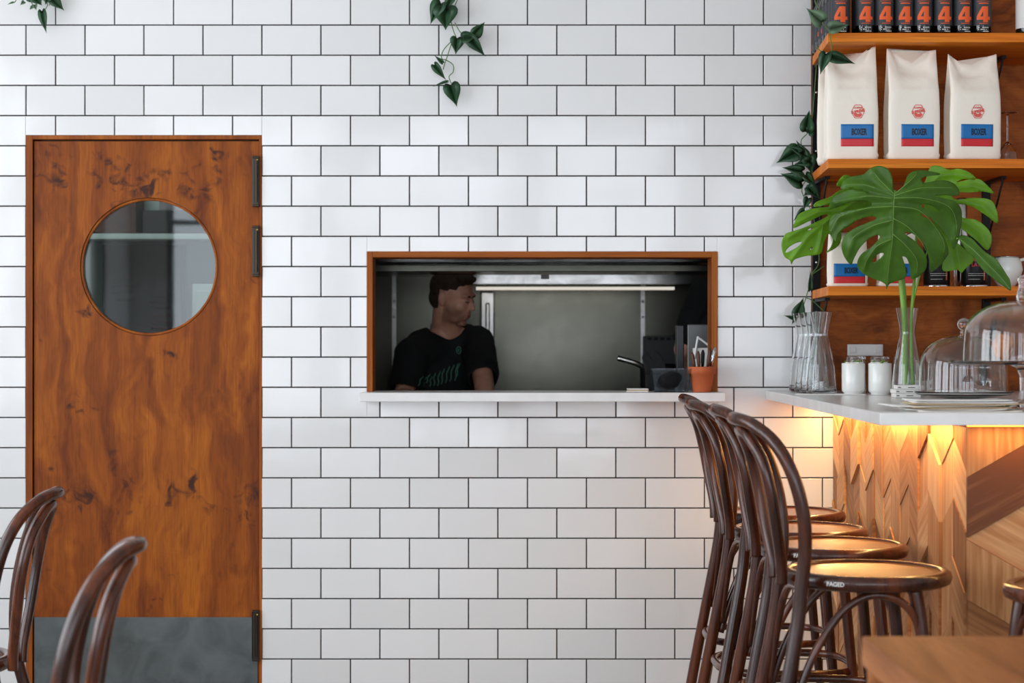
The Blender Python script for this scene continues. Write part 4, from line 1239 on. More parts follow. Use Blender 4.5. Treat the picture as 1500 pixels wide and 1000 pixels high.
tube(bm, catmull([(.004, -.0245, p0.z+z_), (p1.x-p0.x-.002, -.0245, p1.z+z_-.004), (p1.x-p0.x+.002, -.0245, p1.z+z_-.002), (p2.x-p0.x, -.0245, p2.z+z_), (p2.x-p0.x-.001, -.0245, p3.z+z_)], 3), .0042, 8); build('arm', bm, M['white'], t2)
# ================================================================ PLANTS
Z2 = lambda x, y: (1130+x/4.0, 230+y/4.0)      # reading frame of the leaf outlines
def smooth_outline(P, n=4):
    return catmull([Vector((p[0], p[1], 0)) for p in P], n, closed=True)
def pip(x, y, P):
    c = False; j = len(P)-1
    for i in range(len(P)):
        xi, yi, xj, yj = P[i][0], P[i][1], P[j][0], P[j][1]
        if (yi > y) != (yj > y) and x < (xj-xi)*(y-yi)/(yj-yi)+xi: c = not c
        j = i
    return c
def leaf_blade(outline, holes, y0, depth, mat, ribs, parent, name='blade', step=11):
    """flat-traced outline meshed densely, then given its real cupped form by depth(px,py)"""
    O = smooth_outline(outline); Hs = [smooth_outline(h) for h in holes]
    pts = [Vector((p.x, p.y)) for p in O]; edges = [(i, (i+1) % len(O)) for i in range(len(O))]
    for h in Hs:
        b = len(pts); pts += [Vector((p.x, p.y)) for p in h]; edges += [(b+i, b+(i+1) % len(h)) for i in range(len(h))]
    xs = [p.x for p in O]; ys = [p.y for p in O]
    OO = [(p.x, p.y) for p in O]; HH = [[(p.x, p.y) for p in h] for h in Hs]
    y = min(ys)
    while y < max(ys):
        x = min(xs)
        while x < max(xs):
            if pip(x, y, OO) and not any(pip(x, y, h) for h in HH): pts.append(Vector((x+.01, y+.01)))
            x += step
        y += step
    vo, eo, fo, *_ = geometry.delaunay_2d_cdt(pts, edges, [], 0, .01)
    bm = NB(); vs = {}
    def V(i):
        if i not in vs:
            p = vo[i]; px, py = Z2(p.x, p.y); d = depth(p.x, p.y)
            vs[i] = bm.verts.new(at(px, py, y0+d))
        return vs[i]
    for f in fo:
        cx = sum(vo[i].x for i in f)/3; cy = sum(vo[i].y for i in f)/3
        if pip(cx, cy, OO) and not any(pip(cx, cy, h) for h in HH):
            q = bm.faces.new([V(i) for i in f]); q.smooth = True
    o = build(name, bm, mat, parent, solid=.0009, smooth=True)
    bm = NB()
    for rb in ribs:
        pp = []
        for (x, y) in rb:
            px, py = Z2(x, y); pp.append(at(px, py, y0+depth(x, y)-.0008))
        pp = catmull(pp, 4); L = len(pp)
        tube(bm, pp, [.0011*(1-.65*i/L) for i in range(L)], 6)
    build('leaf_veins', bm, M['vein'], o)
    return o
def ridge(x, y, ribs, amp, width):
    """cup the blade between the ribs"""
    best = 1e9
    for rb in ribs:
        for (a, b) in zip(rb, rb[1:]):
            dx, dy = b[0]-a[0], b[1]-a[1]; t = max(0, min(1, ((x-a[0])*dx+(y-a[1])*dy)/(dx*dx+dy*dy+1e-9)))
            best = min(best, math.hypot(x-a[0]-dx*t, y-a[1]-dy*t))
    return amp*(1-math.exp(-(best/width)**2))
VY = -.725; VX = (1329.5-750)/479.0
gm = 'cut monstera leaves in the carafe'
def mleaf(lab, outline, holes, y0, depth, mat, ribs, stem, r=.0042):
    t = thing('monstera_leaf', lab, 'leaf', (VX, VY, CT+.012), group=gm)
    inv = Matrix.Translation((-VX, -VY, -CT-.012))
    o = leaf_blade(outline, holes, y0, depth, mat, ribs, t)
    o.data.transform(inv)
    for c in o.children: c.data.transform(inv)
    bm = NB(); pts = catmull(stem, 7); L = len(pts)
    tube(bm, pts, [r*(1.2-.55*i/L) for i in range(L)], 12)
    s = build('stem', bm, M['stemg'], t); s.data.transform(inv)
    return t
yA = VY-.13
A = [(718, 205), (712, 150), (700, 95), (672, 62), (630, 51), (590, 60), (560, 82), (540, 100), (500, 108), (455, 118), (425, 138), (405, 178), (425, 190), (470, 182), (520, 190), (572, 208),
     (520, 198), (455, 192), (400, 212), (360, 240), (338, 285), (336, 308), (400, 288), (470, 262), (540, 258), (582, 265), (588, 282), (560, 292), (480, 308), (400, 325), (352, 350), (336, 400), (345, 445), (376, 492), (392, 445), (440, 405), (500, 372), (560, 350), (605, 350), (612, 362), (560, 385), (490, 415), (430, 460), (410, 520), (428, 585), (466, 630), (486, 590), (520, 530), (570, 480), (615, 456), (634, 464), (625, 485),
     (580, 530), (525, 570), (502, 625), (525, 672), (580, 705), (640, 728), (668, 745), (674, 772), (690, 745), (725, 728), (775, 712), (790, 690), (786, 650), (772, 600), (768, 582), (790, 590), (808, 630), (815, 690), (822, 715), (862, 700), (900, 665), (912, 610), (895, 560), (850, 500), (805, 465), (785, 452), (790, 440), (820, 445), (870, 480), (905, 530), (925, 600), (935, 670), (985, 640), (1032, 575), (1038, 560), (1025, 500), (985, 430), (930, 370), (880, 345),
     (885, 335), (940, 365), (1000, 430), (1045, 490), (1066, 540), (1095, 490), (1108, 430), (1116, 360), (1110, 300), (1080, 262), (1030, 245), (970, 235), (960, 228), (1010, 222), (1060, 228), (1098, 222), (1097, 190), (1068, 155), (1020, 137), (960, 140), (900, 150), (882, 145), (882, 125), (915, 112), (980, 105), (985, 95), (940, 85), (880, 76), (835, 82), (800, 105), (782, 150), (760, 190), (738, 200)]
Ah = [[(592, 610), (610, 580), (640, 562), (658, 566), (640, 590), (605, 615)], [(870, 285), (905, 275), (950, 290), (985, 320), (950, 315), (905, 300)]]
mid = [(722, 205), (716, 300), (712, 400), (708, 500), (690, 620), (676, 765)]
ribsA = [mid, [(718, 215), (640, 140), (600, 90)], [(716, 225), (560, 165), (440, 160)], [(716, 245), (560, 228), (370, 270)], [(714, 290), (560, 300), (400, 350), (352, 430)], [(712, 370), (600, 400), (480, 470), (450, 580)], [(708, 480), (620, 520), (560, 600), (540, 660)],
         [(722, 215), (800, 150), (850, 100)], [(722, 225), (880, 180), (1060, 180)], [(720, 240), (880, 240), (1040, 290), (1085, 400), (1070, 480)], [(716, 290), (860, 310), (960, 410), (1010, 500), (1010, 560)], [(714, 360), (800, 410), (880, 500), (945, 620)], [(710, 450), (780, 510), (850, 600), (850, 680)]]
def dA(x, y):
    u = (x-718)/400.0; v = (y-280)/480.0
    return ridge(x, y, ribsA, .007, 16)+.055*u*u*1.0+.045*v+.030*v*v-(.02 if 0 else 0)+.012*math.sin(y*.021)*abs(u)
mleaf('big dark green monstera leaf facing the room in the middle of the vase', A, Ah, yA, dA, M['leaf'], ribsA,
      [(VX-.005, VY-.008, CT+.016), (VX-.010, VY-.006, CT+.12), (VX-.009, VY-.006, CT+.192), (VX-.013, VY-.004, CT+.265), (VX-.020, VY+.004, CT+.36), (VX-.030, VY-.01, CT+.50), (VX-.028, VY-.05, CT+.588), at(1310, 281, yA+.004)], .0088)
Bq = [(600, 190), (560, 175), (500, 160), (462, 112), (420, 108), (382, 160), (400, 172), (430, 160), (455, 180), (400, 195), (345, 232), (265, 262), (250, 292), (330, 280), (345, 290), (250, 300), (185, 320), (150, 350), (128, 415), (200, 385), (300, 340), (330, 345), (220, 400), (140, 430), (82, 450), (60, 500), (62, 545), (78, 585), (108, 605), (118, 628), (136, 600), (200, 580), (250, 575), (292, 562), (310, 500), (335, 450), (360, 485), (345, 530), (320, 562), (390, 522), (410, 470), (412, 430), (470, 395), (540, 330), (610, 290)]
Bh = [[(82, 560), (100, 530), (140, 505), (178, 496), (160, 520), (120, 545)], [(212, 428), (228, 415), (242, 414), (232, 426)], [(225, 540), (238, 528), (242, 532), (232, 544)]]
ribsB = [[(600, 225), (480, 270), (360, 350), (220, 460), (120, 600)], [(480, 270), (380, 255), (280, 290)], [(400, 320), (280, 320), (160, 380)], [(300, 400), (200, 410), (100, 470)], [(520, 250), (460, 190), (420, 130)], [(400, 320), (380, 430), (345, 540)], [(300, 400), (290, 480), (270, 560)]]
def dB(x, y): return ridge(x, y, ribsB, .006, 13)+.00022*(x-350)+.0001*(y-300)+.00000035*(x-350)**2
mleaf('bright monstera leaf drooping to the left over the tiles', Bq, Bh, VY+.02, dB, M['leafb'], ribsB,
      [(VX+.006, VY+.012, CT+.016), (VX-.002, VY+.012, CT+.12), (VX-.004, VY+.011, CT+.192), (VX-.004, VY+.012, CT+.265), (VX-.01, VY+.03, CT+.38), (VX-.04, VY+.035, CT+.50), at(1282, 284, VY+.08)], .0055)
Cq = [(905, 130), (930, 60), (980, 50), (1040, 74), (1100, 68), (1165, 92), (1198, 130), (1130, 128), (1085, 148), (1150, 132), (1215, 128), (1265, 165), (1302, 212), (1240, 202), (1150, 208), (1098, 205), (1050, 215), (1085, 250), (1180, 238), (1282, 250), (1320, 310), (1324, 388), (1262, 345), (1180, 292), (1110, 275), (1090, 290), (1115, 352), (1200, 368), (1268, 420), (1292, 480), (1266, 545), (1205, 492), (1120, 425), (1060, 380), (1060, 470), (1110, 520), (1170, 570), (1185, 610), (1140, 650), (1112, 680), (1090, 660), (1020, 670), (1000, 650), (1010, 590), (1030, 520), (980, 430), (900, 300), (880, 200)]
ribsC = [[(910, 220), (1000, 260), (1050, 380), (1080, 520), (1108, 660)], [(920, 200), (980, 110), (1060, 100), (1180, 118)], [(940, 220), (1050, 180), (1180, 170), (1290, 205)], [(1000, 260), (1120, 255), (1240, 290), (1315, 370)], [(1040, 350), (1140, 385), (1220, 440), (1266, 530)]]
def dC(x, y): return ridge(x, y, ribsC, .007, 14)+.03-.00010*(x-900)+.00005*(y-200)
mleaf('bright monstera leaf fanning out to the right behind the big one', Cq, [], VY+.02, dC, M['leafb'], ribsC,
      [(VX+.016, VY-.008, CT+.016), (VX+.010, VY-.008, CT+.12), (VX+.009, VY-.006, CT+.192), (VX+.012, VY-.004, CT+.265), (VX+.028, VY+.02, CT+.40), (VX+.035, VY+.03, CT+.52), at(1352, 285, VY+.050)], .0055)
Dq = [(1095, 470), (1130, 458), (1180, 480), (1215, 520), (1260, 560), (1312, 592), (1352, 645), (1380, 690), (1398, 722), (1402, 782), (1360, 755), (1310, 720), (1240, 662), (1185, 590), (1130, 530)]
ribsD = [[(1100, 480), (1180, 540), (1260, 620), (1340, 700), (1400, 775)]]
def dD(x, y): return ridge(x, y, ribsD, .008, 20)+.00018*(1100-x)
mleaf('narrow edge-on monstera leaf hanging down at the right', Dq, [], VY-.07, dD, M['leaf'], ribsD,
      [(VX+.018, VY+.012, CT+.016), (VX+.012, VY+.010, CT+.12), (VX+.010, VY+.009, CT+.192), (VX+.014, VY+.008, CT+.265), (VX+.04, VY+.00, CT+.38), (VX+.075, VY-.01, CT+.465), at(1404, 349, VY-.068)], .0036)
o = carafe_mesh('glass_vase', .270); o.location = (VX, VY, CT); tag(o, 'clear glass carafe used as a vase for monstera leaves', 'vase')
# white flower bud stub under the leaves is left to the stems

# ---------------------------------------------------------------- trailing ivy
def ivy_leaf(bm, base, tip, width, nrm, mi=0, fold=.25):
    """heart shaped leaf from base (petiole) to tip"""
    b, t = Vector(base), Vector(tip); ax = (t-b); L = ax.length; ax.normalize()
    n = Vector(nrm); n = (n-ax*n.dot(ax)).normalized(); sd = ax.cross(n)
    half = [(-.10, .14), (-.13, .30), (-.05, .46), (.10, .54), (.28, .52), (.46, .41), (.62, .27), (.78, .13), (.9, .05)]
    cen = [(-.0, 0), (.1, 0), (.25, 0), (.4, 0), (.6, 0), (.8, 0), (1.0, 0)]
    def P(u, w, s): 
        return b+ax*(u*L)+sd*(s*w*width)+n*(abs(w)*width*fold-.12*L*u*u)
    C = [bm.verts.new(P(u, 0, 1)) for u in (0, .12, .3, .48, .64, .8, 1.0)]
    for s in (1, -1):
        E = [bm.verts.new(P(u, w, s)) for u, w in half]
        order = [(0, 0, 1), (0, 1, 2), (0, 2, 1.5)]
        tris = [(C[0], E[0], E[1]), (C[0], E[1], E[2]), (C[0], E[2], C[1]), (C[1], E[2], E[3]), (C[1], E[3], E[4]), (C[1], E[4], C[2]), (C[2], E[4], E[5]), (C[2], E[5], C[3]), (C[3], E[5], E[6]), (C[3], E[6], C[4]), (C[4], E[6], E[7]), (C[4], E[7], C[5]), (C[5], E[7], E[8]), (C[5], E[8], C[6])]
        for q in tris:
            f = bm.faces.new(q); f.material_index = mi; f.smooth = True
def vine(lab, y, stems, leaves, group='artificial ivy trails'):
    """stems: pixel polylines; leaves: (base px, tip px, width px, tone, facing)"""
    p0 = at(*stems[0][0], y)
    t = thing('ivy_trail', lab, 'ivy', p0, group=group)
    bm = NB(); rr = random.Random(len(leaves)*3+1)
    for s in stems:
        pp = [at(p[0], p[1], y+(p[2] if len(p) > 2 else 0))-p0 for p in s]
        tube(bm, catmull(pp, 5), .0016, 6)
    build('vine_stem', bm, M['ivystem'], t)
    bm = NB()
    for i, (b, tp, w, mi, fc) in enumerate(leaves):
        s = F/(y-CAMY); dy = rr.uniform(-.016, .0)
        B = at(b[0], b[1], y+dy)-p0; T = at(tp[0], tp[1], y+dy-.006)-p0
        ivy_leaf(bm, B, T, w/s, fc, mi, rr.uniform(.12, .4))
    build('ivy_leaves', bm, [M['ivy'], M['ivyl']], t, solid=.0007, recalc=False)
    return t
Zv = lambda x, y: (600+x/5.885, y/5.885)
def zz(l): return [Zv(*p) for p in l]
vine('ivy trail with green heart leaves hanging over the tiles at the top centre', -.05,
     [zz([(350, -120), (330, 20), (365, 220), (400, 320)]), zz([(440, -60), (380, 70), (350, 130)]), zz([(390, 195), (440, 280), (500, 300)]), zz([(400, 320), (300, 420), (275, 500), (320, 520), (375, 560), (375, 620), (340, 660), (360, 720)]), zz([(360, 380), (300, 560), (290, 600)])],
     [(Zv(310, 70), Zv(310, 255), 34, 0, (0, -1, .25)), (Zv(270, 30), Zv(170, 200), 24, 0, (-.5, -1, 0)), (Zv(365, -20), Zv(285, 95), 14, 0, (0, -1, .6)), (Zv(410, 330), Zv(400, 465), 20, 0, (.2, -1, .1)), (Zv(460, 330), Zv(590, 295), 20, 0, (0, -1, .5)), (Zv(560, 300), Zv(650, 190), 17, 0, (.3, -1, .0)), (Zv(520, 330), Zv(650, 485), 17, 0, (-.3, -1, .1)), (Zv(215, 560), Zv(310, 690), 12, 0, (-.3, -1, 0)), (Zv(285, 540), Zv(212, 475), 6, 0, (0, -1, 0)), (Zv(325, 705), Zv(200, 735), 6, 0, (0, -1, 1)), (Zv(355, 735), Zv(408, 915), 24, 0, (0, -1, .15))])
Z0 = lambda x, y: (x/12.5, y/12.5)
vine('leafy ivy sprig hanging at the top left of the tiled wall', -.05,
     [[Z0(600, -200), Z0(720, -60), Z0(860, 60), Z0(850, 140), Z0(790, 200)], [Z0(300, -100), Z0(280, 30), Z0(160, 70)], [Z0(500, -100), Z0(600, 100), Z0(560, 170)], [Z0(950, -100), Z0(900, 100)]],
     [(Z0(770, 210), Z0(830, 600), 13, 0, (-.2, -1, 0)), (Z0(960, -20), Z0(1170, 180), 16, 0, (.3, -1, 0)), (Z0(640, -60), Z0(760, 90), 18, 0, (0, -1, .3)), (Z0(560, -60), Z0(660, 60), 16, 0, (0, -1, .3)), (Z0(900, -60), Z0(820, 80), 12, 0, (0, -1, .3)), (Z0(440, 30), Z0(370, 90), 6, 1, (0, -1, 0)), (Z0(600, 120), Z0(540, 170), 5, 1, (0, -1, 0)), (Z0(640, 90), Z0(660, 180), 7, 1, (0, -1, 0)), (Z0(240, 40), Z0(130, 75), 2.5, 0, (0, -1, 1))])
Zr = lambda x, y: (1130+x/5.556, 150+y/5.556)
Zt = lambda x, y: (1180+x/10.0, y/10.0)
vine('ivy trail running down the black upright past the shelf ends', -.09,
     [[(1196, 95), (1192, 150), (1190, 172), Zr(300, 240), Zr(240, 320), Zr(290, 460), Zr(320, 560), Zr(250, 690), Zr(265, 770), (1192, 320), (1200, 380), (1189, 402), (1184, 424), (1175, 452), (1163, 472)], [(1189, 402), (1207, 390)], [(1180, 436), (1190, 440), (1207, 456)]],
     [(Zr(290, 225), Zr(305, 62), 20, 0, (-.3, -1, .2)), (Zr(300, 250), Zr(350, 200), 16, 0, (0, -1, .4)), (Zr(215, 400), Zr(42, 485), 27, 0, (-.2, -1, .2)), (Zr(250, 410), Zr(140, 350), 13, 0, (0, -1, .5)), (Zr(280, 460), Zr(210, 305), 16, 0, (.3, -1, 0)), (Zr(300, 440), Zr(330, 580), 22, 0, (.1, -1, .1)), (Zr(310, 480), Zr(190, 500), 14, 0, (0, -1, .1)), (Zr(250, 560), Zr(92, 522), 17, 0, (-.2, -1, .4)), (Zr(245, 650), Zr(80, 575), 24, 0, (0, -1, .2)), (Zr(280, 590), Zr(370, 690), 14, 0, (.1, -1, .1)), (Zr(300, 690), Zr(400, 780), 18, 0, (0, -1, .3)), (Zr(330, 700), Zr(265, 760), 16, 0, (0, -1, .1)), (Zr(300, 780), Zr(260, 870), 12, 0, (-.3, -1, .0)), (Zr(270, 880), Zr(180, 960), 12, 0, (0, -1, .2)), ((1187, 424), (1188, 396), 8, 0, (.2, -1, 0)), ((1168, 462), (1177, 436), 18, 0, (-.1, -1, 0)), ((1164, 467), (1149, 461), 7, 0, (0, -1, .6)), ((1163, 468), (1160, 476), 3, 0, (0, -1, 0))])
vine('ivy sprig with pale heart leaves dangling before the top shelf end', SY-.04,
     [[Zt(110, -150), Zt(150, 60), Zt(195, 125), Zt(250, 330), Zt(340, 450), Zt(375, 620), Zt(380, 760)], [Zt(345, 460), Zt(380, 420)], [Zt(380, 760), Zt(300, 800), Zt(200, 730), Zt(150, 670)]],
     [(Zt(240, 320), Zt(20, 115), 24, 1, (-.2, -1, .2)), (Zt(365, 420), Zt(625, 355), 19, 1, (.1, -1, .2)), (Zt(370, 830), Zt(735, 915), 19, 0, (.1, -1, .3)), (Zt(300, 790), Zt(210, 1080), 18, 0, (-.3, -1, .2))])
# ================================================================ PEOPLE
def skin_mat():
    m, nt, b = newmat('skin'); L = nt.links
    tc = nd(nt, 'ShaderNodeTexCoord'); n = nd(nt, 'ShaderNodeTexNoise'); n.inputs['Scale'].default_value = 14; L.new(tc.outputs['Object'], n.inputs['Vector'])
    rp = nd(nt, 'ShaderNodeValToRGB'); e = rp.color_ramp.elements; e[0].color = lin((196, 138, 112)); e[1].color = lin((222, 166, 140)); e[0].position = .35; e[1].position = .65
    L.new(n.outputs['Fac'], rp.inputs['Fac'])
    at_ = nd(nt, 'ShaderNodeAttribute'); at_.attribute_name = 'stubble'
    mx = nd(nt, 'ShaderNodeMix'); mx.data_type = 'RGBA'; L.new(at_.outputs['Fac'], mx.inputs['Factor']); L.new(rp.outputs['Color'], mx.inputs[6]); mx.inputs[7].default_value = lin((96, 62, 50))
    L.new(mx.outputs[2], b.inputs['Base Color']); b.inputs['Roughness'].default_value = .5
    b.inputs['Subsurface Weight'].default_value = .08
    return m
M['skin'] = skin_mat()
M['hair'] = plain('brown_hair', (58, 40, 28), .6, bump=.9, bscale=160, var=.4, vscale=60)
M['shirt'] = plain('black_tshirt', (13, 14, 16), .85, bump=.25, bscale=30)
M['jeans'] = plain('dark_denim', (32, 38, 52), .85)
M['lips'] = plain('lips', (150, 88, 78), .5)
M['eye'] = plain('eye', (40, 30, 26), .25)
M['printg'] = plain('green_shirt_print', (70, 128, 100), .7)
M['cord'] = plain('dark_cord', (30, 26, 24), .6)

def cap(bm, a, b, ra, rb, seg=16):
    """tapered capsule"""
    a, b = Vector(a), Vector(b); n = 6
    d = (b-a).normalized(); pts = []; rad = []
    for i in range(1, 5): k = PI/2*i/4; pts.append(a-d*ra*math.cos(k)); rad.append(max(.0008, ra*math.sin(k)))
    for i in range(1, n): pts.append(a.lerp(b, i/n)); rad.append(ra+(rb-ra)*i/n)
    for i in range(4, 0, -1): k = PI/2*i/4; pts.append(b+d*rb*math.cos(k)); rad.append(max(.0008, rb*math.sin(k)))
    tube(bm, pts, rad, seg)
def remesh(name, bm, mat, parent, vox, it=4):
    o = build(name, bm, mat, parent, smooth=True)
    d = o.modifiers.new('r', 'REMESH'); d.mode = 'VOXEL'; d.voxel_size = vox; d.use_smooth_shade = True
    s = o.modifiers.new('s', 'SMOOTH'); s.iterations = it; s.factor = .5
    pr = o.parent; o.parent = None; apply_mods(o); o.parent = pr
    for p in o.data.polygons: p.use_smooth = True
    return o
def hand(bm, wrist, direc, palm_n, side, curl=.35):
    """palm, four fingers of different length and a thumb from its side"""
    w = Vector(wrist); d = Vector(direc).normalized(); n = Vector(palm_n).normalized(); n = (n-d*n.dot(d)).normalized(); s = d.cross(n)*side
    ell_m = Matrix((( d.x, s.x, n.x, 0), (d.y, s.y, n.y, 0), (d.z, s.z, n.z, 0), (0, 0, 0, 1)))
    ell(bm, w+d*.045, (.052, .042, .017), ell_m)
    for i, (o_, L) in enumerate(((-.030, .058), (-.010, .072), (.010, .076), (.029, .068))):
        p = w+d*.088+s*o_; a = curl
        for k, q in enumerate((.45, .3, .25)):
            v = (d*math.cos(a)+n*math.sin(a))*L*q; cap(bm, p, p+v, .0088-.0008*k, .0082-.0008*k, 10); p = p+v; a += curl*.8
    p = w+d*.025+s*.034; q = p+(d*.55+s*.75+n*.25).normalized()*.042; cap(bm, p, q, .012, .010, 10); cap(bm, q, q+(d*.85+s*.3+n*.3).normalized()*.03, .0095, .008, 10)

def person(lab, H, f, up, P, head=True, prints=True, hs=.90):
    """H head centre; f facing; up head-up; P joints dict"""
    t = thing('person', lab, 'person', (P['hip'][0], P['hip'][1], 0))
    inv = Matrix.Translation((-P['hip'][0], -P['hip'][1], 0))
    f = Vector(f).normalized(); up = Vector(up); up = (up-f*up.dot(f)).normalized(); lf = up.cross(f)
    HM = Matrix(((f.x, lf.x, up.x, H[0]), (f.y, lf.y, up.y, H[1]), (f.z, lf.z, up.z, H[2]), (0, 0, 0, 1))) @ Matrix.Scale(hs, 4)
    bm = NB()
    def E(c, r, rot=None): ell(bm, (0, 0, 0), (1, 1, 1), HM @ Matrix.Translation(c) @ (rot or Matrix()) @ Matrix.Diagonal((r[0], r[1], r[2], 1)), 28, 18)
    hb = lambda *c: HM @ Vector(c)
    E((-.012, 0, .030), (.098, .076, .088)); E((.030, 0, -.020), (.062, .062, .080)); E((.026, 0, -.068), (.054, .050, .042))
    E((.064, 0, -.098), (.024, .026, .016)); E((.030, .034, -.082), (.038, .014, .022)); E((.030, -.034, -.082), (.038, .014, .022))
    cap(bm, hb(.084, 0, .014), hb(.109, 0, -.022), .0075, .0095, 14); E((.100, .009, -.027), (.009, .007, .006)); E((.100, -.009, -.027), (.009, .007, .006))
    E((.072, .026, .029), (.018, .028, .010)); E((.072, -.026, .029), (.018, .028, .010))
    E((.050, .036, -.022), (.034, .027, .032)); E((.050, -.036, -.022), (.034, .027, .032)); E((.044, 0, -.062), (.046, .046, .042))
    E((.076, .028, .007), (.012, .015, .008)); E((.076, -.028, .007), (.012, .015, .008))
    E((.087, 0, -.057), (.011, .021, .006)); E((.085, 0, -.067), (.011, .018, .006)); E((.078, 0, -.05), (.018, .03, .02))
    for s in (1, -1):
        rot = Matrix.Rotation(-.55*s, 4, 'Z') @ Matrix.Rotation(-.18, 4, 'Y')
        E((-.010, .084*s, -.002), (.020, .008, .032), rot); E((-.004, .080*s, -.028), (.009, .008, .010), rot)
    nk = Vector(P['neck'])
    cap(bm, hb(-.028, 0, -.035), nk, .052, .058); cap(bm, hb(.0, 0, -.07), nk+f*.02, .045, .050)
    # torso under the shirt, arms
    for s in ('L', 'R'):
        sh, el, wr = [Vector(P[k+s]) for k in ('sh', 'el', 'wr')]
        cap(bm, nk, sh, .055, .048); cap(bm, sh, el, .048, .040); cap(bm, el, wr, .040, .027)
        hand(bm, wr, Vector((wr.x-el.x, wr.y-el.y, -.02)), Vector(P.get('palm', (0, 0, -1))), 1 if s == 'L' else -1)
    ch, hp = Vector(P['chest']), Vector(P['hip'])
    cap(bm, nk, ch, .06, .085); cap(bm, ch, hp, .085, .10)
    body = remesh('body', bm, M['skin'], t, .0042, 5)
    # stubble where a beard grows
    at_ = body.data.attributes.new('stubble', 'FLOAT', 'POINT'); Hi = HM.inverted()
    vals = []
    for v in body.data.vertices:
        q = Hi @ v.co; k = 0
        if q.x > -.012 and abs(q.y) < .085 and -.15 < q.z:
            edge = -.038+(.012 if q.x > .06 else .02)*(1 if abs(q.y) > .04 else .2)
            k = max(0, min(1, (edge-q.z)/.03))*.55
            if q.z < -.10: k *= max(0, 1-(-.10-q.z)/.03)
            if q.x > .078 and abs(q.y) < .02 and q.z > -.074 and q.z < -.052: k = 0
        vals.append(k)
    at_.data.foreach_set('value', vals)
    # hair: cap of the skull, short sides
    bm = NB()
    def E2(c, r, rot=None): ell(bm, (0, 0, 0), (1, 1, 1), HM @ Matrix.Translation(c) @ (rot or Matrix()) @ Matrix.Diagonal((r[0], r[1], r[2], 1)), 32, 20)
    E2((-.022, 0, .042), (.099, .083, .088)); E2((.034, 0, .098), (.048, .058, .026)); E2((-.045, 0, -.012), (.068, .073, .062)); E2((.052, .0, .092), (.026, .048, .020))
    for i in range(26):
        rr_ = random.Random(i); a = rr_.uniform(-.06, .058); b_ = rr_.uniform(-.055, .055)
        E2((a, b_, .112-abs(b_)*.35-max(0, -a)*.2), (.018, .012, .013), Matrix.Rotation(rr_.uniform(-.5, .5), 4, 'Y'))
    o = remesh('hair', bm, M['hair'], t, .0034, 2)
    # cut the hair away from the face and ears
    bm = NB(); bm.from_mesh(o.data); dl = []
    for v in bm.verts:
        q = Hi @ v.co
        if (q.x > .045 and q.z < .066) or (q.x > .012 and q.z < .045) or q.z < -.062+.25*abs(q.x+.1)*0 or (abs(q.x+.008) < .026 and q.z < .034) or (q.x > -.03 and q.z < -.0): dl.append(v)
    bmesh.ops.delete(bm, geom=dl, context='VERTS'); smooth_rim(bm, 8); bm.to_mesh(o.data); bm.free()
    sd = o.modifiers.new('s', 'SOLIDIFY'); sd.thickness = .006; sd.offset = -1
    bm = NB()
    for s in (1, -1):
        tube(bm, [hb(.086, .012*s, .024), hb(.090, .026*s, .030), hb(.078, .046*s, .026)], [.003, .0035, .002], 8)
    build('eyebrows', bm, M['hair'], t)
    bm = NB()
    for s in (1, -1): tube(bm, [hb(.0895, .015*s, .0045), hb(.0893, .028*s, .0015), hb(.0825, .041*s, .0045)], [.0014, .0018, .0014], 6)
    build('eyelashes', bm, M['eye'], t)
    bm = NB(); E3 = lambda c, r: ell(bm, (0, 0, 0), (1, 1, 1), HM @ Matrix.Translation(c) @ Matrix.Diagonal((r[0], r[1], r[2], 1)), 16, 10)
    E3((.0915, 0, -.0575), (.0075, .019, .0038)); E3((.090, 0, -.0655), (.0075, .016, .0042)); build('lips', bm, M['lips'], t, smooth=True)
    # T-shirt
    bm = NB()
    for s in ('L', 'R'):
        sh, el = Vector(P['sh'+s]), Vector(P['el'+s]); e = sh.lerp(el, .78)
        cap(bm, nk+(ch-nk)*.25, sh, .085, .070); cap(bm, sh, e, .070, .064)
    across = (Vector(P['shL'])-Vector(P['shR'])).normalized()
    for k in range(7):
        c = nk.lerp(ch, .25+.75*k/6); w = .12+.02*k/6
        cap(bm, c+across*.085, c-across*.085, .088+.014*k/6, .088+.014*k/6)
    for k in range(6):
        c = ch.lerp(hp, k/5); cap(bm, c+across*.075, c-across*.075, .108-.004*k, .108-.004*k)
    sh_ = remesh('t_shirt', bm, M['shirt'], t, .0048, 8)
    bm = NB(); bm.from_mesh(sh_.data)
    for v in bm.verts:
        v.co += v.normal*(.004*noise.noise(v.co*14)+.003*noise.noise(v.co*34))
    dl = [v for v in bm.verts if (v.co-(nk+(hb(0, 0, -.07)-nk)*.35)).length < .074]
    dax = {}
    for s in ('L', 'R'):
        sh, el = Vector(P['sh'+s]), Vector(P['el'+s]); d = (el-sh).normalized(); e = sh.lerp(el, .88)
        dl += [v for v in bm.verts if (v.co-e).dot(d) > 0 and (v.co-e).length < .12]
    bmesh.ops.delete(bm, geom=list(set(dl)), context='VERTS'); smooth_rim(bm, 24); bm.to_mesh(sh_.data); bm.free()
    sd = sh_.modifiers.new('s', 'SOLIDIFY'); sd.thickness = .004; sd.offset = 0
    kids = [body, o, sh_]
    # neck cord
    bm = NB(); c0 = nk+(hb(0, 0, -.07)-nk)*.30; pts = []
    ax = (hb(0, 0, -.07)-nk).normalized(); e1 = (f-ax*f.dot(ax)).normalized(); e2 = ax.cross(e1)
    for i in range(28):
        a = 2*PI*i/28; pts.append(c0+e1*(.066*math.cos(a))+e2*(.066*math.sin(a))-ax*(.022*max(0, math.cos(a))))
    tube(bm, pts, .0018, 6, closed=True); build('neck_cord', bm, M['cord'], t)
    # legs
    bm = NB()
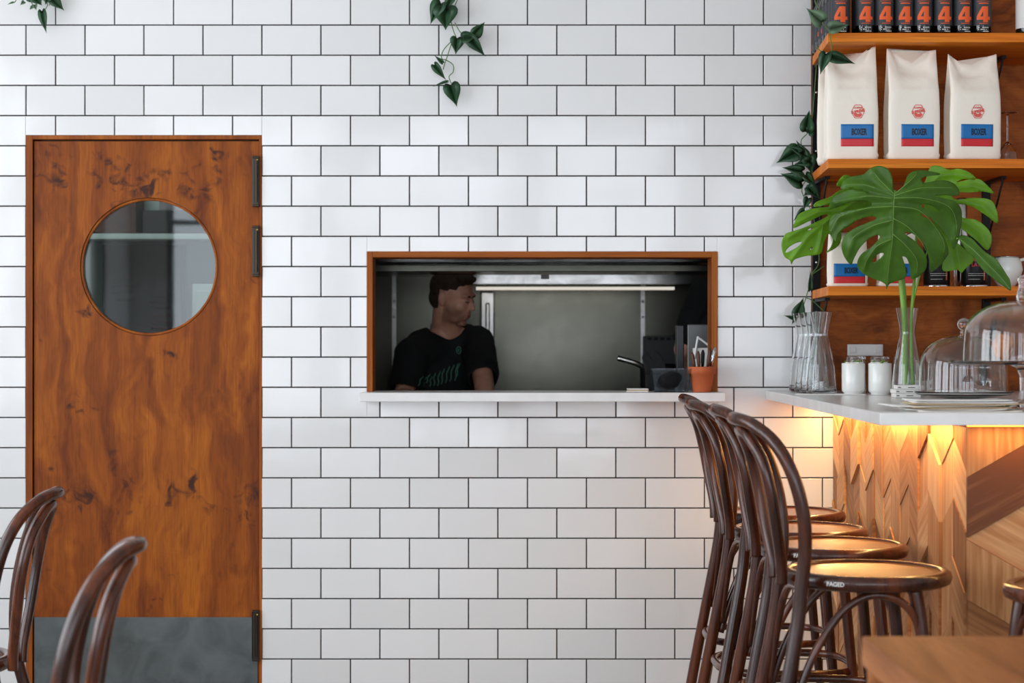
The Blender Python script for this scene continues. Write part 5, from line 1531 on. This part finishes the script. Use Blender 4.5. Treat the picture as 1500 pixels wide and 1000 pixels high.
    for s, sg in (('L', 1), ('R', -1)):
        h0 = hp+across*.09*sg+Vector((0, 0, -.04)); an = Vector((h0.x+.02*sg, h0.y, .07)); kn = h0.lerp(an, .5)+Vector((0, -.02, 0))
        cap(bm, h0, kn, .098, .07); cap(bm, kn, an, .07, .055)
    cap(bm, hp+across*.06, hp-across*.06, .115, .115)
    remesh('trousers', bm, M['jeans'], t, .009, 4)
    for s, sg in (('L', 1), ('R', -1)):
        h0 = hp+across*.09*sg; bm = NB(); fx = Vector((f.x, f.y, 0)).normalized(); c = Vector((h0.x+.02*sg, h0.y, .045))
        cap(bm, c-fx*.05, c+fx*.13, .044, .040); bx(bm, c.x-.05, c.x+.05, c.y-.05, c.y+.05, .0005, .02)
        remesh('shoe', bm, M['tin'], t, .008, 3)
    if prints:
        from mathutils.bvhtree import BVHTree
        sm = sh_.data; bv = BVHTree.FromPolygons([v.co.copy() for v in sm.vertices], [tuple(p.vertices) for p in sm.polygons])
        cam = Vector((0, CAMY, CAMZ))
        def on(px, py):
            d = (at(px, py, 1.0)-cam).normalized(); h = bv.ray_cast(cam, d); return h[0]-d*.004 if h[0] else None
        Zp = lambda x, y: (540+x/4.762, 380+y/4.762)
        bm = NB()
        for a, b in (((345, 880), (375, 815)), ((375, 885), (400, 820)), ((400, 860), (425, 800)), ((425, 885), (440, 815)), ((455, 880), (462, 790)), ((480, 880), (495, 780)), ((505, 870), (525, 760)), ((535, 860), (560, 745)), ((565, 850), (592, 735)), ((600, 845), (620, 725)), ((610, 820), (634, 722))):
            pts = []
            for k in range(7):
                x = a[0]+(b[0]-a[0])*k/6+5*math.sin(k*1.3); y = a[1]+(b[1]-a[1])*k/6; h = on(*Zp(x, y))
                if h: pts.append(h)
            if len(pts) > 2: tube(bm, pts, .0024, 6)
        ring = [on(*Zp(628+16*math.cos(i*PI/6)*(1 if i % 3 else .9), 632+25*math.sin(i*PI/6))) for i in range(12)]
        q = build('shirt_print', bm, M['printg'], t); q['label'] = 'faint green stripes across the lower chest'
        if all(ring):
            bm = NB(); tube(bm, ring, .0022, 6, closed=True)
            tube(bm, [on(*Zp(628, 620)), on(*Zp(626, 646))], .0026, 6)
            q = build('chest_badge', bm, M['printg'], t); q['label'] = 'small green badge print on the chest'
    for c in t.children: c.data.transform(inv)
    return t
def w(px, py, y): return tuple(at(px, py, y))
Yp = 1.08
person('person in a black T-shirt leaning over the bench, looking down to the right', w(664, 436, Yp-.02), (.86, -.42, -.26), (.16, -.16, 1.0),
       dict(neck=w(652, 493, Yp+.05), shL=w(699, 503, Yp-.02+.06), shR=w(604, 519, Yp-.06), elL=w(709, 562, Yp-.22), wrL=(-.10, .56, .972), elR=w(592, 580, Yp-.14), wrR=(-.33, .60, .972), chest=w(646, 560, Yp+.05), hip=(-.33, Yp+.13, .93), palm=(0, 0, -1)))
q = w(1034, 440, 1.0)
person('person in a black top mostly hidden behind the right side of the hatch', (.91, 1.16, 1.60), (-.2, .97, -.1), (0, 0, 1),
       dict(neck=(.89, 1.15, 1.49), shL=(.775, 1.10, 1.46), shR=(1.03, 1.13, 1.44), elL=(.69, 1.15, 1.24), wrL=(.73, 1.36, 1.10), elR=(1.13, 1.2, 1.18), wrR=(1.08, 1.42, 1.1), chest=(.90, 1.14, 1.25), hip=(.90, 1.14, .95), palm=(0, 0, -1)), prints=False)

# ================================================================ CAMERA AND LIGHT
cam = bpy.data.cameras.new('camera'); co = bpy.data.objects.new('camera', cam); COL.objects.link(co)
co.location = (0, CAMY, CAMZ); co.rotation_euler = (PI/2, 0, 0)
cam.sensor_width = 36; cam.lens = 36*F/1500; cam.dof.use_dof = True; cam.dof.focus_distance = 5.9; cam.dof.aperture_fstop = cam.lens/1000/.017
S.camera = co

def area(name, loc, rot, sx, sy, power, col, spread=PI):
    l = bpy.data.lights.new(name, 'AREA'); l.shape = 'RECTANGLE'; l.size = sx; l.size_y = sy; l.energy = power; l.color = col; l.spread = spread
    o = bpy.data.objects.new(name, l); COL.objects.link(o); o.location = loc; o.rotation_euler = rot; return o
for i, r in enumerate(fw):
    area('daylight_street', ((r[0]+r[1])/2, YF-.12, (r[2]+r[3])/2), (PI/2, 0, 0), r[1]-r[0], r[3]-r[2], 52, (.88, .955, 1.05))
for i, r in enumerate(lw):
    area('daylight_left', (XL-.12, (r[0]+r[1])/2, (r[2]+r[3])/2), (PI/2, 0, -PI/2), r[1]-r[0], r[3]-r[2], (40, 74, 92, 66)[i], (.90, .96, 1.03))  # last one is extra light for the left tiles, through the added window
# warm strips under the bar top
area('led_side', (BX-.046, BY/2, 1.0655), (0, 0, 0), .010, 1.88, 8.0, (1, .60, .22))
area('led_front', (BX+.65, BY-.057, 1.0655), (0, 0, 0), 1.3, .010, 2.4, (1, .60, .18))
# added overhead fill to brighten the kitchen and cook, then the hood tube
area('kitchen_fill', (.1, 1.2, 2.9), (0, 0, 0), 1.4, .5, 2.2, (1, .98, .92))
area('hood_tube', (.1, 1.60, 1.475), (math.radians(35), 0, 0), .85, .04, .3, (1, .97, .9))
area('back_room', (-1.9, 1.2, 2.8), (0, 0, 0), .6, .6, 30, (.9, .97, 1))

W = bpy.data.worlds.new('world'); S.world = W; W.use_nodes = True
W.node_tree.nodes['Background'].inputs[0].default_value = (.80, .90, 1.0, 1); W.node_tree.nodes['Background'].inputs[1].default_value = .55
S.view_settings.view_transform = 'Standard'; S.view_settings.look = 'None'; S.view_settings.exposure = -0.17; S.view_settings.gamma = 1; S.view_settings.use_curve_mapping = False
S.cycles.use_denoising = True
S.cycles.max_bounces = 18; S.cycles.transmission_bounces = 18; S.cycles.transparent_max_bounces = 12; S.cycles.sample_clamp_indirect = 6
S.cycles.caustics_reflective = False; S.cycles.caustics_refractive = True; S.cycles.blur_glossy = .8
